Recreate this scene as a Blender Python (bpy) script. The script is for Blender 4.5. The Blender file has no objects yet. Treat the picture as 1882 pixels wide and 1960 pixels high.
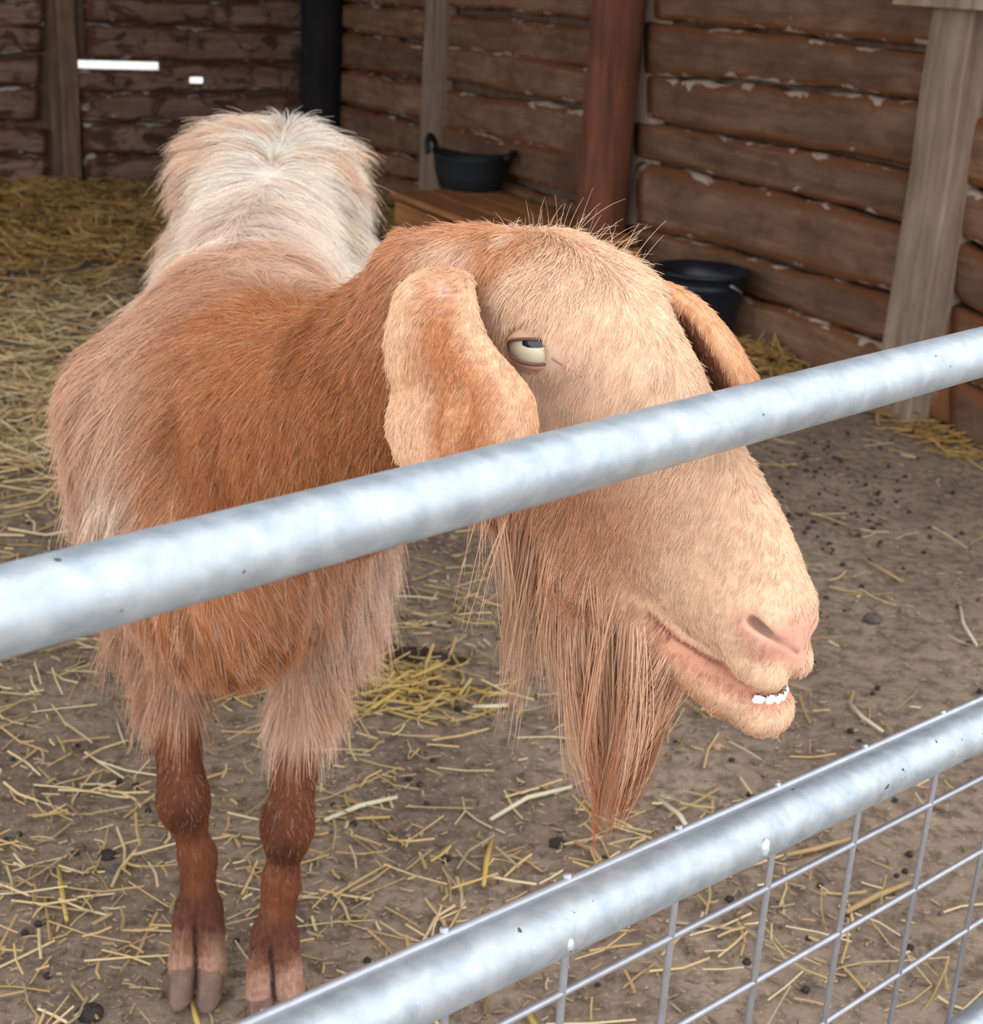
import bpy, bmesh, math, random
import numpy as np
from mathutils import Vector, Matrix

random.seed(7)
rng = np.random.default_rng(11)
SC = bpy.context.scene
COL = SC.collection

# ------------------------------------------------------------------ camera
CAM_H = 1.05
PITCH, ROLL, FPX = math.radians(20.3), math.radians(3.4), 2800.0
IMG_W, IMG_H = 1882, 1960
V3 = lambda *a: np.array(a, float)
fw = V3(0, math.cos(PITCH), -math.sin(PITCH))
_r0, _u0 = V3(1, 0, 0), V3(0, math.sin(PITCH), math.cos(PITCH))
rt = math.cos(ROLL) * _r0 + math.sin(ROLL) * _u0
up = -math.sin(ROLL) * _r0 + math.cos(ROLL) * _u0
EYE = V3(0, 0, CAM_H)
cam = bpy.data.cameras.new('camera')
cam.sensor_fit = 'HORIZONTAL'
cam.sensor_width = 36.0
cam.lens = FPX / IMG_W * 36.0
cam.clip_start = 0.05
cam.dof.use_dof = True
cam.dof.focus_distance = 0.95
cam.dof.aperture_fstop = 18.0
cam_ob = bpy.data.objects.new('camera', cam)
M = Matrix.Identity(4)
for i in range(3):
    M[i][0], M[i][1], M[i][2], M[i][3] = rt[i], up[i], -fw[i], EYE[i]
cam_ob.matrix_world = M
COL.objects.link(cam_ob)
SC.camera = cam_ob

# ------------------------------------------------------------------ sky, exposure
SC.view_settings.view_transform = 'Standard'
SC.view_settings.look = 'None'
SC.view_settings.gamma = 1.0
SC.view_settings.use_curve_mapping = False
SC.view_settings.exposure = 1.45
wd = bpy.data.worlds.new('overcast_sky')
SC.world = wd
wd.use_nodes = True
bg = wd.node_tree.nodes['Background']
bg.inputs[0].default_value = (0.91, 0.95, 1.0, 1)      # even overcast sky
bg.inputs[1].default_value = 1.0

# ------------------------------------------------------------------ measuring helpers (pixel of the photograph -> world point)
def ray(px, py):
    return fw + (px - IMG_W / 2) / FPX * rt - (py - IMG_H / 2) / FPX * up
def at(px, py, d):
    return EYE + d * ray(px, py)
def aty(px, py, y):
    r = ray(px, py)
    return EYE + r * (y / r[1])
def ground(px, py, z=0.0):
    r = ray(px, py)
    return EYE + r * ((z - CAM_H) / r[2])
def onplane(px, py, P, n):
    r = ray(px, py)
    return EYE + r * (np.dot(P - EYE, n) / np.dot(r, n))

def lin(r, g, b):
    f = lambda c: (c / 255 / 12.92) if c / 255 <= 0.04045 else ((c / 255 + 0.055) / 1.055) ** 2.4
    return (f(r), f(g), f(b))

# ------------------------------------------------------------------ object helpers
def tag(o, label=None, cat=None, group=None, kind=None):
    if label: o['label'] = label
    if cat: o['category'] = cat
    if group: o['group'] = group
    if kind: o['kind'] = kind
    return o
def link(o, parent=None):
    COL.objects.link(o)
    if parent is not None:
        o.parent = parent
    return o
def empty(name, loc=(0, 0, 0), rotz=0.0):
    o = bpy.data.objects.new(name, None)
    o.location = loc
    o.rotation_euler = (0, 0, rotz)
    o.empty_display_size = 0.1
    return link(o)
def mesh_obj(name, verts, faces, m=None, parent=None, smooth=True, attrs=None):
    me = bpy.data.meshes.new(name)
    me.from_pydata([tuple(map(float, v)) for v in verts], [], [tuple(map(int, f)) for f in faces])
    me.update()
    if m: me.materials.append(m)
    if smooth:
        me.polygons.foreach_set('use_smooth', [True] * len(me.polygons))
    for k, arr in (attrs or {}).items():
        arr = np.asarray(arr, np.float32)
        if arr.ndim == 1:
            a = me.attributes.new(k, 'FLOAT', 'POINT'); a.data.foreach_set('value', arr)
        else:
            a = me.attributes.new(k, 'FLOAT_COLOR', 'POINT')
            a.data.foreach_set('color', np.concatenate([arr, np.ones((len(arr), 1), np.float32)], 1).ravel())
    return link(bpy.data.objects.new(name, me), parent)

class MB:
    """collects shapes into one mesh"""
    def __init__(s): s.v, s.f = [], []
    def add(s, v, f):
        o = len(s.v); s.v += [tuple(p) for p in v]; s.f += [tuple(i + o for i in q) for q in f]
    def box(s, lo, hi, bev=0.0):
        x0, y0, z0 = lo; x1, y1, z1 = hi
        if bev <= 0:
            s.add([(x0,y0,z0),(x1,y0,z0),(x1,y1,z0),(x0,y1,z0),(x0,y0,z1),(x1,y0,z1),(x1,y1,z1),(x0,y1,z1)],
                  [(0,3,2,1),(4,5,6,7),(0,1,5,4),(1,2,6,5),(2,3,7,6),(3,0,4,7)]); return
        b = bev
        ring = lambda z, i: [(x0+i,y0+b if i==0 else y0+i,z)] 
        def loop(z, e):   # chamfered rectangle, e = inset
            c = b
            return [(x0+e+c,y0+e,z),(x1-e-c,y0+e,z),(x1-e,y0+e+c,z),(x1-e,y1-e-c,z),(x1-e-c,y1-e,z),(x0+e+c,y1-e,z),(x0+e,y1-e-c,z),(x0+e,y0+e+c,z)]
        L = [loop(z0, b), loop(z0+b, 0), loop(z1-b, 0), loop(z1, b)]
        v = [p for l in L for p in l]; f = []
        for k in range(3):
            for i in range(8):
                f.append((k*8+i, k*8+(i+1)%8, k*8+8+(i+1)%8, k*8+8+i))
        f.append(tuple(range(7,-1,-1))); f.append(tuple(range(24,32)))
        s.add(v, f)
    def tube(s, pts, rad, n=12, cap=True):
        pts = [np.array(p, float) for p in pts]
        if np.isscalar(rad): rad = [rad]*len(pts)
        v, f = [], []
        ref = None
        for i, p in enumerate(pts):
            d = (pts[min(i+1,len(pts)-1)] - pts[max(i-1,0)]); d = d/np.linalg.norm(d)
            if ref is None:
                ref = V3(0,0,1) if abs(d[2]) < .9 else V3(1,0,0)
            a = ref - d*np.dot(ref,d); a /= np.linalg.norm(a); ref = a
            b = np.cross(d, a)
            for k in range(n):
                t = 2*math.pi*k/n
                v.append(p + rad[i]*(math.cos(t)*a + math.sin(t)*b))
        for i in range(len(pts)-1):
            for k in range(n):
                f.append((i*n+k, i*n+(k+1)%n, (i+1)*n+(k+1)%n, (i+1)*n+k))
        if cap:
            f.append(tuple(range(n-1,-1,-1))); f.append(tuple(range((len(pts)-1)*n, len(pts)*n)))
        s.add(v, f)
    def blob(s, c, r, nu=8, nv=6, jit=0.0, rnd=random):
        v, f = [], []
        for i in range(nv+1):
            th = math.pi*i/nv
            for k in range(nu):
                ph = 2*math.pi*k/nu
                j = 1 + jit*(rnd.random()-.5)
                v.append((c[0]+r[0]*j*math.sin(th)*math.cos(ph), c[1]+r[1]*j*math.sin(th)*math.sin(ph), c[2]+r[2]*j*math.cos(th)))
        for i in range(nv):
            for k in range(nu):
                f.append((i*nu+k, (i+1)*nu+k, (i+1)*nu+(k+1)%nu, i*nu+(k+1)%nu))
        s.add(v, f)
    def build(s, name, m=None, parent=None, smooth=True):
        return mesh_obj(name, s.v, s.f, m, parent, smooth)

# smooth value noise, vectorised
def vnoise(p, seed=0):
    p = np.asarray(p, float)
    i = np.floor(p).astype(np.int64); f = p - i; f = f*f*(3-2*f)
    def h(a, b, c):
        n = (a*374761393 + b*668265263 + c*2147483647 + seed*1274126177) & 0xffffffff
        n = ((n ^ (n >> 13)) * 1274126177) & 0xffffffff
        n = (n ^ (n >> 16)) & 0xffffffff
        return n / 4294967295.0
    r = 0
    for dx in (0,1):
        for dy in (0,1):
            for dz in (0,1):
                w = (f[:,0] if dx else 1-f[:,0])*(f[:,1] if dy else 1-f[:,1])*(f[:,2] if dz else 1-f[:,2])
                r = r + w*h(i[:,0]+dx, i[:,1]+dy, i[:,2]+dz)
    return r*2-1
def sstep(a, b, x):
    t = np.clip((x-a)/(b-a), 0, 1); return t*t*(3-2*t)

# ------------------------------------------------------------------ materials
def mat(name, rough=0.8, spec=0.3, metal=0.0):
    m = bpy.data.materials.new(name); m.use_nodes = True
    nt = m.node_tree; b = nt.nodes['Principled BSDF']
    b.inputs['Roughness'].default_value = rough
    b.inputs['Specular IOR Level'].default_value = spec
    b.inputs['Metallic'].default_value = metal
    return m, nt, b
def N(nt, t, **kw):
    n = nt.nodes.new(t)
    for k, v in kw.items():
        if k in n.inputs: n.inputs[k].default_value = v
        else: setattr(n, k, v)
    return n
def ramp(nt, stops, src):
    r = nt.nodes.new('ShaderNodeValToRGB')
    el = r.color_ramp.elements
    while len(el) < len(stops): el.new(0.5)
    for e, (p, c) in zip(el, stops):
        e.position = p; e.color = (*c, 1)
    nt.links.new(src, r.inputs[0]); return r.outputs[0]
def mixc(nt, fac, a, b, mode='MIX'):
    n = nt.nodes.new('ShaderNodeMix'); n.data_type = 'RGBA'; n.blend_type = mode
    for s, v in ((n.inputs[0], fac), (n.inputs[6], a), (n.inputs[7], b)):
        if isinstance(v, (int, float)): s.default_value = v
        elif isinstance(v, tuple): s.default_value = (*v, 1)
        else: nt.links.new(v, s)
    return n.outputs[2]
def coords(nt, scale, kind='Object', shift=False):
    tc = nt.nodes.new('ShaderNodeTexCoord'); mp = nt.nodes.new('ShaderNodeMapping')
    mp.inputs['Scale'].default_value = scale
    src = tc.outputs[kind]
    if shift:       # every object of this material gets its own piece of the pattern
        oi = nt.nodes.new('ShaderNodeObjectInfo'); ad = nt.nodes.new('ShaderNodeVectorMath'); ad.operation = 'MULTIPLY_ADD'
        nt.links.new(oi.outputs['Random'], ad.inputs[0]); ad.inputs[1].default_value = (37.0, 19.0, 23.0); nt.links.new(src, ad.inputs[2]); src = ad.outputs[0]
    nt.links.new(src, mp.inputs['Vector']); return mp.outputs[0]
def noise(nt, vec, scale, detail=4, rough=.55, dist=0.0):
    n = nt.nodes.new('ShaderNodeTexNoise')
    n.inputs['Scale'].default_value = scale; n.inputs['Detail'].default_value = detail
    n.inputs['Roughness'].default_value = rough; n.inputs['Distortion'].default_value = dist
    nt.links.new(vec, n.inputs['Vector']); return n.outputs[0]
def bump(nt, b, h, strength=.4, dist=.005):
    n = nt.nodes.new('ShaderNodeBump'); n.inputs['Strength'].default_value = strength; n.inputs['Distance'].default_value = dist
    nt.links.new(h, n.inputs['Height']); nt.links.new(n.outputs[0], b.inputs['Normal'])

def wood(name, light, dark, bark, pale, along=0, grain=1.0, mottle=0.0):
    m, nt, b = mat(name, .85, .2)
    sc = [14, 14, 14]; sc[along] = 1.2
    v = coords(nt, tuple(sc), shift=True)
    n1 = noise(nt, v, 2.2*grain, 6, .6, .6)
    oi = nt.nodes.new('ShaderNodeObjectInfo')
    c = ramp(nt, [(.3, dark), (.7, light)], n1)
    v2 = coords(nt, (5, 5, 5), shift=True); n2 = noise(nt, v2, 1.0, 3, .6)
    c = mixc(nt, ramp(nt, [(.4, (0,0,0)), (.75, (.55,.55,.55))], n2), c, tuple(x*.62 for x in dark))
    if mottle:      # torn bark, knots and cracks across the slab
        n5 = noise(nt, coords(nt, (7, 9, 12), shift=True), 1.0, 5, .65, .8)
        c = mixc(nt, ramp(nt, [(.40, (mottle,)*3), (.50, (0,0,0))], n5), c, tuple(x*.45 for x in bark))
        n6 = noise(nt, coords(nt, (30, 9, 3), shift=True), 1.0, 2, .5)
        c = mixc(nt, ramp(nt, [(.70, (0,0,0)), (.76, (mottle,)*3)], n6), c, tuple(x*.5 for x in dark))
    hv = nt.nodes.new('ShaderNodeHueSaturation')
    mr = nt.nodes.new('ShaderNodeMapRange'); mr.inputs[3].default_value = .72; mr.inputs[4].default_value = 1.25
    nt.links.new(oi.outputs['Random'], mr.inputs[0]); nt.links.new(mr.outputs[0], hv.inputs['Value']); nt.links.new(c, hv.inputs['Color'])
    c = hv.outputs[0]
    at_ = nt.nodes.new('ShaderNodeAttribute'); at_.attribute_name = 'edge'
    n3 = noise(nt, coords(nt, (6, 16, 18), shift=True), 1.0, 5, .7)
    e = nt.nodes.new('ShaderNodeMath'); e.operation = 'MULTIPLY_ADD'; nt.links.new(at_.outputs['Fac'], e.inputs[0]); e.inputs[1].default_value = 1.0
    nt.links.new(n3, e.inputs[2])
    c = mixc(nt, ramp(nt, [(.72, (0,0,0)), (1.0, (.85,.85,.85))], e.outputs[0]), c, bark)
    n4 = noise(nt, coords(nt, (6, 10, 13), shift=True), 1.0, 3, .6, 1.0)
    e2 = nt.nodes.new('ShaderNodeMath'); e2.operation = 'MULTIPLY_ADD'; nt.links.new(at_.outputs['Fac'], e2.inputs[0]); e2.inputs[1].default_value = .22
    nt.links.new(n4, e2.inputs[2])
    c = mixc(nt, ramp(nt, [(.74, (0,0,0)), (.80, (.8,.8,.8))], e2.outputs[0]), c, pale)
    nt.links.new(c, b.inputs['Base Color'])
    bump(nt, b, n1, .5, .006)
    return m
M_PLANK_BACK = wood('slab_wood_back', lin(158, 128, 110), lin(112, 84, 70), lin(84, 50, 34), lin(180, 170, 162), mottle=.8)
M_PLANK_SIDE = wood('slab_wood_side', lin(144, 112, 88), lin(104, 76, 58), lin(110, 66, 38), lin(184, 168, 152), mottle=.35)
M_STUD = wood('stud_wood', lin(180, 158, 138), lin(134, 110, 92), lin(150, 126, 108), lin(180, 165, 150), along=2)
M_STUD_DARK = wood('stud_wood_dark', lin(122, 98, 80), lin(88, 66, 52), lin(90, 62, 46), lin(130, 110, 96), along=2)
M_DARKPOST = wood('dark_post_wood', lin(40, 38, 38), lin(22, 20, 20), lin(30, 26, 24), lin(46, 44, 44), along=2)  # near-black wood tone for the corner post
M_REDPOST = wood('round_post_wood', lin(132, 82, 60), lin(84, 52, 42), lin(80, 44, 34), lin(160, 110, 84), along=2)
M_BOX = wood('crate_wood', lin(196, 134, 84), lin(148, 96, 58), lin(110, 70, 44), lin(176, 130, 90))
M_ROOF = wood('roof_board', lin(110, 90, 72), lin(80, 62, 50), lin(80, 60, 48), lin(130, 115, 100))

def simple(name, c, rough=.6, spec=.4, metal=0., var=.0, scale=30):
    m, nt, b = mat(name, rough, spec, metal)
    if var:
        n = noise(nt, coords(nt, (1,1,1)), scale, 5, .6)
        col = ramp(nt, [(.3, tuple(x*(1-var) for x in c)), (.7, tuple(min(1, x*(1+var)) for x in c))], n)
        nt.links.new(col, b.inputs['Base Color']); bump(nt, b, n, .15, .002)
    else:
        b.inputs['Base Color'].default_value = (*c, 1)
    return m
M_RUBBER = simple('black_rubber', lin(24, 28, 31), .6, .4, 0, .2, 40)
M_BUCKET = simple('dark_plastic', lin(20, 25, 34), .4, .45, 0, .2, 20)

def galv(name):
    m, nt, b = mat(name, .36, .5, 1.0)
    v = coords(nt, (1,1,1))
    n1 = noise(nt, v, 60, 4, .6, .3); n2 = noise(nt, v, 420, 3, .7); n3 = noise(nt, v, 14, 4, .6)
    c = ramp(nt, [(.3, lin(150,160,168)), (.7, lin(184,190,194))], n1)
    c = mixc(nt, ramp(nt, [(.52, (0,0,0)), (.8, (.3,.3,.3))], n3), c, lin(170,168,156))
    c = mixc(nt, ramp(nt, [(.68, (0,0,0)), (.73, (.5,.5,.5))], n2), c, lin(232,236,240))
    n4 = noise(nt, v, 95, 2, .5)
    c = mixc(nt, ramp(nt, [(.745, (0,0,0)), (.765, (1,1,1))], n4), c, lin(84,82,80))
    nt.links.new(c, b.inputs['Base Color'])
    r = nt.nodes.new('ShaderNodeMapRange'); r.inputs[3].default_value = .36; r.inputs[4].default_value = .58
    nt.links.new(n1, r.inputs[0]); nt.links.new(r.outputs[0], b.inputs['Roughness'])
    b.inputs['Metallic'].default_value = .55
    bump(nt, b, n2, .12, .0008)
    return m
M_GALV = galv('galvanised_steel')
M_WELD = simple('weld_bead', lin(215, 219, 222), .45, .5, .5, .15, 300)
M_WIRE = simple('mesh_wire_steel', lin(172, 172, 178), .45, .5, .6, .1, 80)

def dirt(name, base, dark, lightc):
    m, nt, b = mat(name, .95, .15)
    v = coords(nt, (1,1,1))
    n1 = noise(nt, v, 3.2, 6, .6, .3); n2 = noise(nt, v, 38, 6, .65); n3 = noise(nt, v, 150, 3, .6)
    c = ramp(nt, [(.3, dark), (.52, base), (.75, lightc)], n1)
    c = mixc(nt, ramp(nt, [(.36, (.75,.75,.75)), (.55, (0,0,0))], n2), c, tuple(x*.55 for x in dark))
    c = mixc(nt, ramp(nt, [(.60, (0,0,0)), (.72, (.7,.7,.7))], n3), c, tuple(x*1.4 for x in lightc))
    nt.links.new(c, b.inputs['Base Color'])
    bump(nt, b, n2, .6, .012)
    return m
M_DIRT = dirt('trodden_dirt', lin(148,128,110), lin(118,100,87), lin(168,148,128))
M_YARD = dirt('pale_yard_concrete', lin(196,192,184), lin(176,172,164), lin(208,204,198))

def straw_mat(name, a, b_, c_):
    m, nt, b = mat(name, .75, .25)
    g = nt.nodes.new('ShaderNodeNewGeometry')
    c = ramp(nt, [(0, a), (.45, b_), (.8, c_), (1, tuple(x*.5 for x in a))], g.outputs['Random Per Island'])
    nt.links.new(c, b.inputs['Base Color']); return m
M_STRAW = straw_mat('straw', lin(156,128,88), lin(196,164,112), lin(212,192,152))
M_STRAW_GOLD = straw_mat('gold_straw', lin(160,130,70), lin(184,154,92), lin(176,150,98))
M_BANK = straw_mat('bedding_straw', lin(134,100,52), lin(166,128,70), lin(186,152,98))
M_CHAFF = straw_mat('chaff', lin(136,114,88), lin(166,144,112), lin(110,90,72))
M_DROP = simple('droppings', lin(58,50,46), .8, .2, 0, .3, 60)

# ------------------------------------------------------------------ shed frame of reference
CORNER = V3(-0.895, 7.518, 0)
E2 = V3(0.472, -0.8816, 0); E2 /= np.linalg.norm(E2)      # along the side wall, towards the gate
E1 = V3(E2[1], -E2[0], 0)                                  # along the back wall, to the left
N_BACK, N_SIDE = E2, E1                                    # both point into the pen
def wall_uv(px, py, which):
    """(distance from corner, height) of a photo point on a wall plane"""
    n, e = (N_BACK, E1) if which == 'back' else (N_SIDE, E2)
    q = onplane(px, py, CORNER, n)
    return float(np.dot(q - CORNER, e)), float(q[2])
def frame_obj(name, which):
    # local x = along the wall from the corner, local y = out into the pen, z up
    e, n = (E1, N_BACK) if which == 'back' else (E2, N_SIDE)
    o = empty(name, tuple(CORNER))
    return o, e, n
def to_world(e, n, p):
    return CORNER + e*p[0] + n*p[1] + V3(0,0,1)*p[2]

# ------------------------------------------------------------------ floor, yard, roof
def floor_patch():
    # pen floor: fine undulating dirt
    xs = np.linspace(-6.0, 3.4, 190); ys = np.linspace(-0.2, 8.6, 180)
    X, Y = np.meshgrid(xs, ys, indexing='ij')
    P = np.stack([X.ravel(), Y.ravel(), np.zeros(X.size)], 1)
    Z = .010*vnoise(P*3.1, 1) + .006*vnoise(P*9.0, 2) + .003*vnoise(P*24, 3)
    P[:, 2] = Z
    nx, ny = len(xs), len(ys)
    f = [(i*ny+j, (i+1)*ny+j, (i+1)*ny+j+1, i*ny+j+1) for i in range(nx-1) for j in range(ny-1)]
    # keep only what lies inside the walls
    d = P - CORNER
    keep = (d@N_BACK > -.03) & (d@N_SIDE > -.03)
    f = [q for q in f if keep[q[0]] or keep[q[2]]]
    o = mesh_obj('floor', P, f, M_DIRT); tag(o, kind='structure'); return o
floor_patch()
def floor_z(x, y):
    P = np.array([[x, y, 0.0]])
    return float((.010*vnoise(P*3.1, 1) + .006*vnoise(P*9.0, 2) + .003*vnoise(P*24, 3))[0])
mb = MB(); mb.box((-30, -30, -.30), (30, 40, -.03))
tag(mb.build('yard', M_YARD, smooth=False), kind='structure')

# roof over the pen: from the walls out to an edge above the gate
roof = bpy.data.objects.new('ceiling', None); link(roof); tag(roof, kind='structure')
def roof_board(u0, u1, v0, v1, z0):
    pts = []
    for dz in (0, .025):
        for (u, v) in ((u0, v0), (u1, v0), (u1, v1), (u0, v1)):
            pts.append(CORNER + E1*u + E2*v + V3(0,0,z0+dz+ .04*v))
    mesh_obj('roof_board', pts, [(0,1,2,3),(7,6,5,4),(0,4,5,1),(1,5,6,2),(2,6,7,3),(3,7,4,0)], M_ROOF, roof, False)
for k in range(20):
    u0 = -.25 + k*.31
    roof_board(u0, u0+.307, -.3, 5.75, 2.4)

# ------------------------------------------------------------------ slab walls
def plank(which, line_top, line_bot, x0, x1, m, parent, thick=.032, proud=.0, notch=None, hole=None, wane=.010, nt_=22):
    """one waney slab; lines are ((xa,ya),(xb,yb)) in photo pixels, x0/x1 its ends"""
    e, n = (E1, N_BACK) if which == 'back' else (E2, N_SIDE)
    def ends(L):
        (xa, ya), (xb, yb) = L
        g = lambda x: ya + (yb-ya)*(x-xa)/(xb-xa)
        return wall_uv(x0, g(x0), which), wall_uv(x1, g(x1), which)
    (ta, za), (tb, zb) = ends(line_top); (tc, zc), (td, zd) = ends(line_bot)
    nu = nt_
    s = np.linspace(0, 1, nu)
    seed = random.randrange(10000)
    T = ta + (tb-ta)*s; T2 = tc + (td-tc)*s
    top = za + (zb-za)*s; bot = zc + (zd-zc)*s
    P = np.stack([T*7, np.full(nu, seed*.37), np.zeros(nu)], 1)
    top = top + wane*vnoise(P, 5) + .5*wane*vnoise(P*2.7, 6) - .004
    bot = bot + wane*vnoise(P+50, 7) + .5*wane*vnoise(P*2.7+9, 8) + .004
    if notch is not None:
        a, b_, dz = notch
        top = top - dz*(sstep(a-.01, a, T)*(1-sstep(b_, b_+.01, T)) if a < b_ else 0)
    # endpoint raggedness
    H = [(-.0, -.030, 1), (.0, .35, 1), (.045, .92, .9), (.16, 1, .25), (.5, 1.04, 0), (.84, 1, .25), (.955, .92, .9), (1., .35, 1), (1., -.030, 1)]
    V, E = [], []
    for i in range(nu):
        endi = 1.0 if i in (0, nu-1) else 0.0
        for (h, dpt, ed) in H:
            t = T2[i]*(1-h) + T[i]*h
            z = bot[i]*(1-h) + top[i]*h
            y = proud + (thick*dpt if dpt > 0 else -.02) + .004*math.sin(9*s[i]+seed)
            if endi: y -= .01 if dpt > 0 else 0
            V.append(to_world(e, n, (t, y, z))); E.append(max(ed, endi*.8))
    F = []
    k = len(H)
    for i in range(nu-1):
        for j in range(k-1):
            if hole is not None:
                c = sum(V[q] for q in (i*k+j, (i+1)*k+j, (i+1)*k+j+1, i*k+j+1))/4
                tt, zz = np.dot(c-CORNER, e), c[2]
                if ((tt-hole[0])/hole[2])**2 + ((zz-hole[1])/hole[3])**2 < 1: continue
            F.append((i*k+j, (i+1)*k+j, (i+1)*k+j+1, i*k+j+1))
        if hole is None: F.append((i*k+k-1, (i+1)*k+k-1, (i+1)*k, i*k))
    F.append(tuple(range(k))); F.append(tuple(range((nu-1)*k+k-1, (nu-1)*k-1, -1)))
    # local origin so the grain differs between slabs
    V = np.array(V)
    ex = np.array([[e[0], e[1], 0], [n[0], n[1], 0], [0, 0, 1.]])
    loc = V.mean(0)
    VL = (V-loc) @ ex.T
    o = mesh_obj('plank', VL + V3(seed % 17, 0, 0)*0, F, m, parent, True, {'edge': E})
    Mw = Matrix.Identity(4)
    for i in range(3):
        Mw[i][0], Mw[i][1], Mw[i][2], Mw[i][3] = e[i], n[i], (0, 0, 1)[i], loc[i]
    o.matrix_world = Mw
    return o

def backing(name, which, u0, u1, z1, m, openings=()):
    e, n = (E1, N_BACK) if which == 'back' else (E2, N_SIDE)
    mb = MB()
    us = sorted({u0, u1, *[v for o in openings for v in o[:2]]}); zs = sorted({-.1, z1, *[v for o in openings for v in o[2:]]})
    for a, b in zip(us, us[1:]):
        for c, d in zip(zs, zs[1:]):
            if any(o[0] <= (a+b)/2 <= o[1] and o[2] <= (c+d)/2 <= o[3] for o in openings): continue
            q = []
            for y in (-.030, -.012):
                for (u, z) in ((a, c), (b, c), (b, d), (a, d)): q.append(to_world(e, n, (u, y, z)))
            mb.add(q, [(0,1,2,3),(7,6,5,4),(0,4,5,1),(1,5,6,2),(2,6,7,3),(3,7,4,0)])
    o = mb.build(name, m, None, False); tag(o, kind='structure'); return o

s0 = wall_uv(148, 125, 'back'); s1 = wall_uv(306, 125, 'back')
slot_z0, slot_z1 = wall_uv(220, 131, 'back')[1], wall_uv(220, 119, 'back')[1]
h0 = wall_uv(373, 146, 'back')
WB = backing('wall_back', 'back', -.02, 5.2, 2.1, M_STUD_DARK,
             [(s1[0], s0[0], slot_z0-.004, slot_z1+.004), (h0[0]-.075, h0[0]+.075, h0[1]-.034, h0[1]+.026)])
WS = backing('wall_side', 'side', -.02, 5.6, 2.1, M_STUD_DARK)

# back wall, right of the left stud
B = 'back'
def L(x0, y0, x1, y1): return ((x0, y0), (x1, y1))
rowsB = [L(120,-118-58*k,590,-106-57*k) for k in range(7, 0, -1)] + [L(120,-120,590,-108), L(120,-62,590,-50), L(120,-10,590,0), L(120,38,590,60), L(120,116,590,121), L(120,174,590,177), L(120,234,590,236), L(120,290,590,291), L(120,352,590,349)]
for i in range(len(rowsB)-1):
    nt = (s1[0], s0[0], (slot_z1-slot_z0)*1.05) if i == 11 else None
    hl = (h0[0], h0[1]-.002, .07, .024) if i == 11 else None
    top = rowsB[i]
    plank(B, top, rowsB[i+1], 144 if i == 11 else 160+(i*37 % 17)-8, 592, M_PLANK_BACK, WB, proud=.006*(i % 2), notch=nt, hole=hl, nt_=90 if i == 11 else 24, wane=.015 if i != 10 else .006)
rowsA = [L(-700,-126-58*k,122,-118-57*k) for k in range(7, 0, -1)] + [L(-700,-130,122,-120), L(-700,-62,122,-60), L(-700,-12,122,-8), L(-700,46,122,52), L(-700,98,122,104), L(-700,165,122,166), L(-700,238,122,237), L(-700,296,122,293), L(-700,362,122,354)]
for i in range(len(rowsA)-1):
    plank(B, rowsA[i], rowsA[i+1], -260, 92-(i*41 % 19), M_PLANK_BACK, WB, proud=.004*((i+1) % 2), wane=.017)
    plank(B, rowsA[i], rowsA[i+1], -1150, -262, M_PLANK_BACK, WB, proud=.004*(i % 2), wane=.015)
# side wall, corner to round post
S = 'side'
rowsC = [L(640,-150-55*k,1180,-190-85*k) for k in range(6, 0, -1)] + [L(640,-150,1180,-190), L(640,-95,1180,-110), L(640,-45,1180,-30), L(640,3,1180,43), L(640,54,1180,136), L(640,128,1180,212), L(640,194,1180,312), L(640,262,1180,392), L(640,300,1180,452), L(640,352,1180,560)]
for i in range(len(rowsC)-1):
    plank(S, rowsC[i], rowsC[i+1], 632, 832, M_PLANK_SIDE, WS, proud=.006*(i % 2))
    dy = 6 if i % 2 else -5
    sh = lambda l: ((l[0][0], l[0][1]+dy), (l[1][0], l[1][1]+dy))
    plank(S, sh(rowsC[i]), sh(rowsC[i+1]), 834, 1190, M_PLANK_SIDE, WS, proud=.006*((i+1) % 2))
# side wall, round post to light stud
rowsE = [L(1240,-190-80*k,1760,-330-140*k) for k in range(5, 0, -1)] + [L(1240,-190,1760,-330), L(1240,-110,1760,-200), L(1240,-35,1760,-60), L(1240,38,1760,91), L(1240,141,1760,187), L(1240,229,1760,323), L(1240,303,1760,430), L(1240,434,1760,574), L(1240,500,1760,668), L(1240,575,1760,790)]
for i in range(len(rowsE)-1):
    ym = (rowsE[i][0][1]+rowsE[i+1][0][1])/2
    plank(S, rowsE[i], rowsE[i+1], 1262-.095*ym+(9 if i % 2 else -7), 1836, M_PLANK_SIDE, WS, thick=.036, proud=.007*(i % 2), wane=.008)
rowsF = [L(1764,-200-140*k,2300,-420-200*k) for k in range(4, 0, -1)] + [L(1764,-200,2300,-420), L(1764,-50,2300,-140), L(1764,75,2300,60), L(1764,190,2300,300), L(1764,330,2300,470), L(1764,425,2300,640), L(1764,535,2300,800), L(1764,660,2300,980), L(1764,800,2300,1190)]
for i in range(len(rowsF)-1):
    plank(S, rowsF[i], rowsF[i+1], 1839, 2420, M_PLANK_SIDE, WS, thick=.036, proud=.007*(i % 2), wane=.013)

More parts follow.
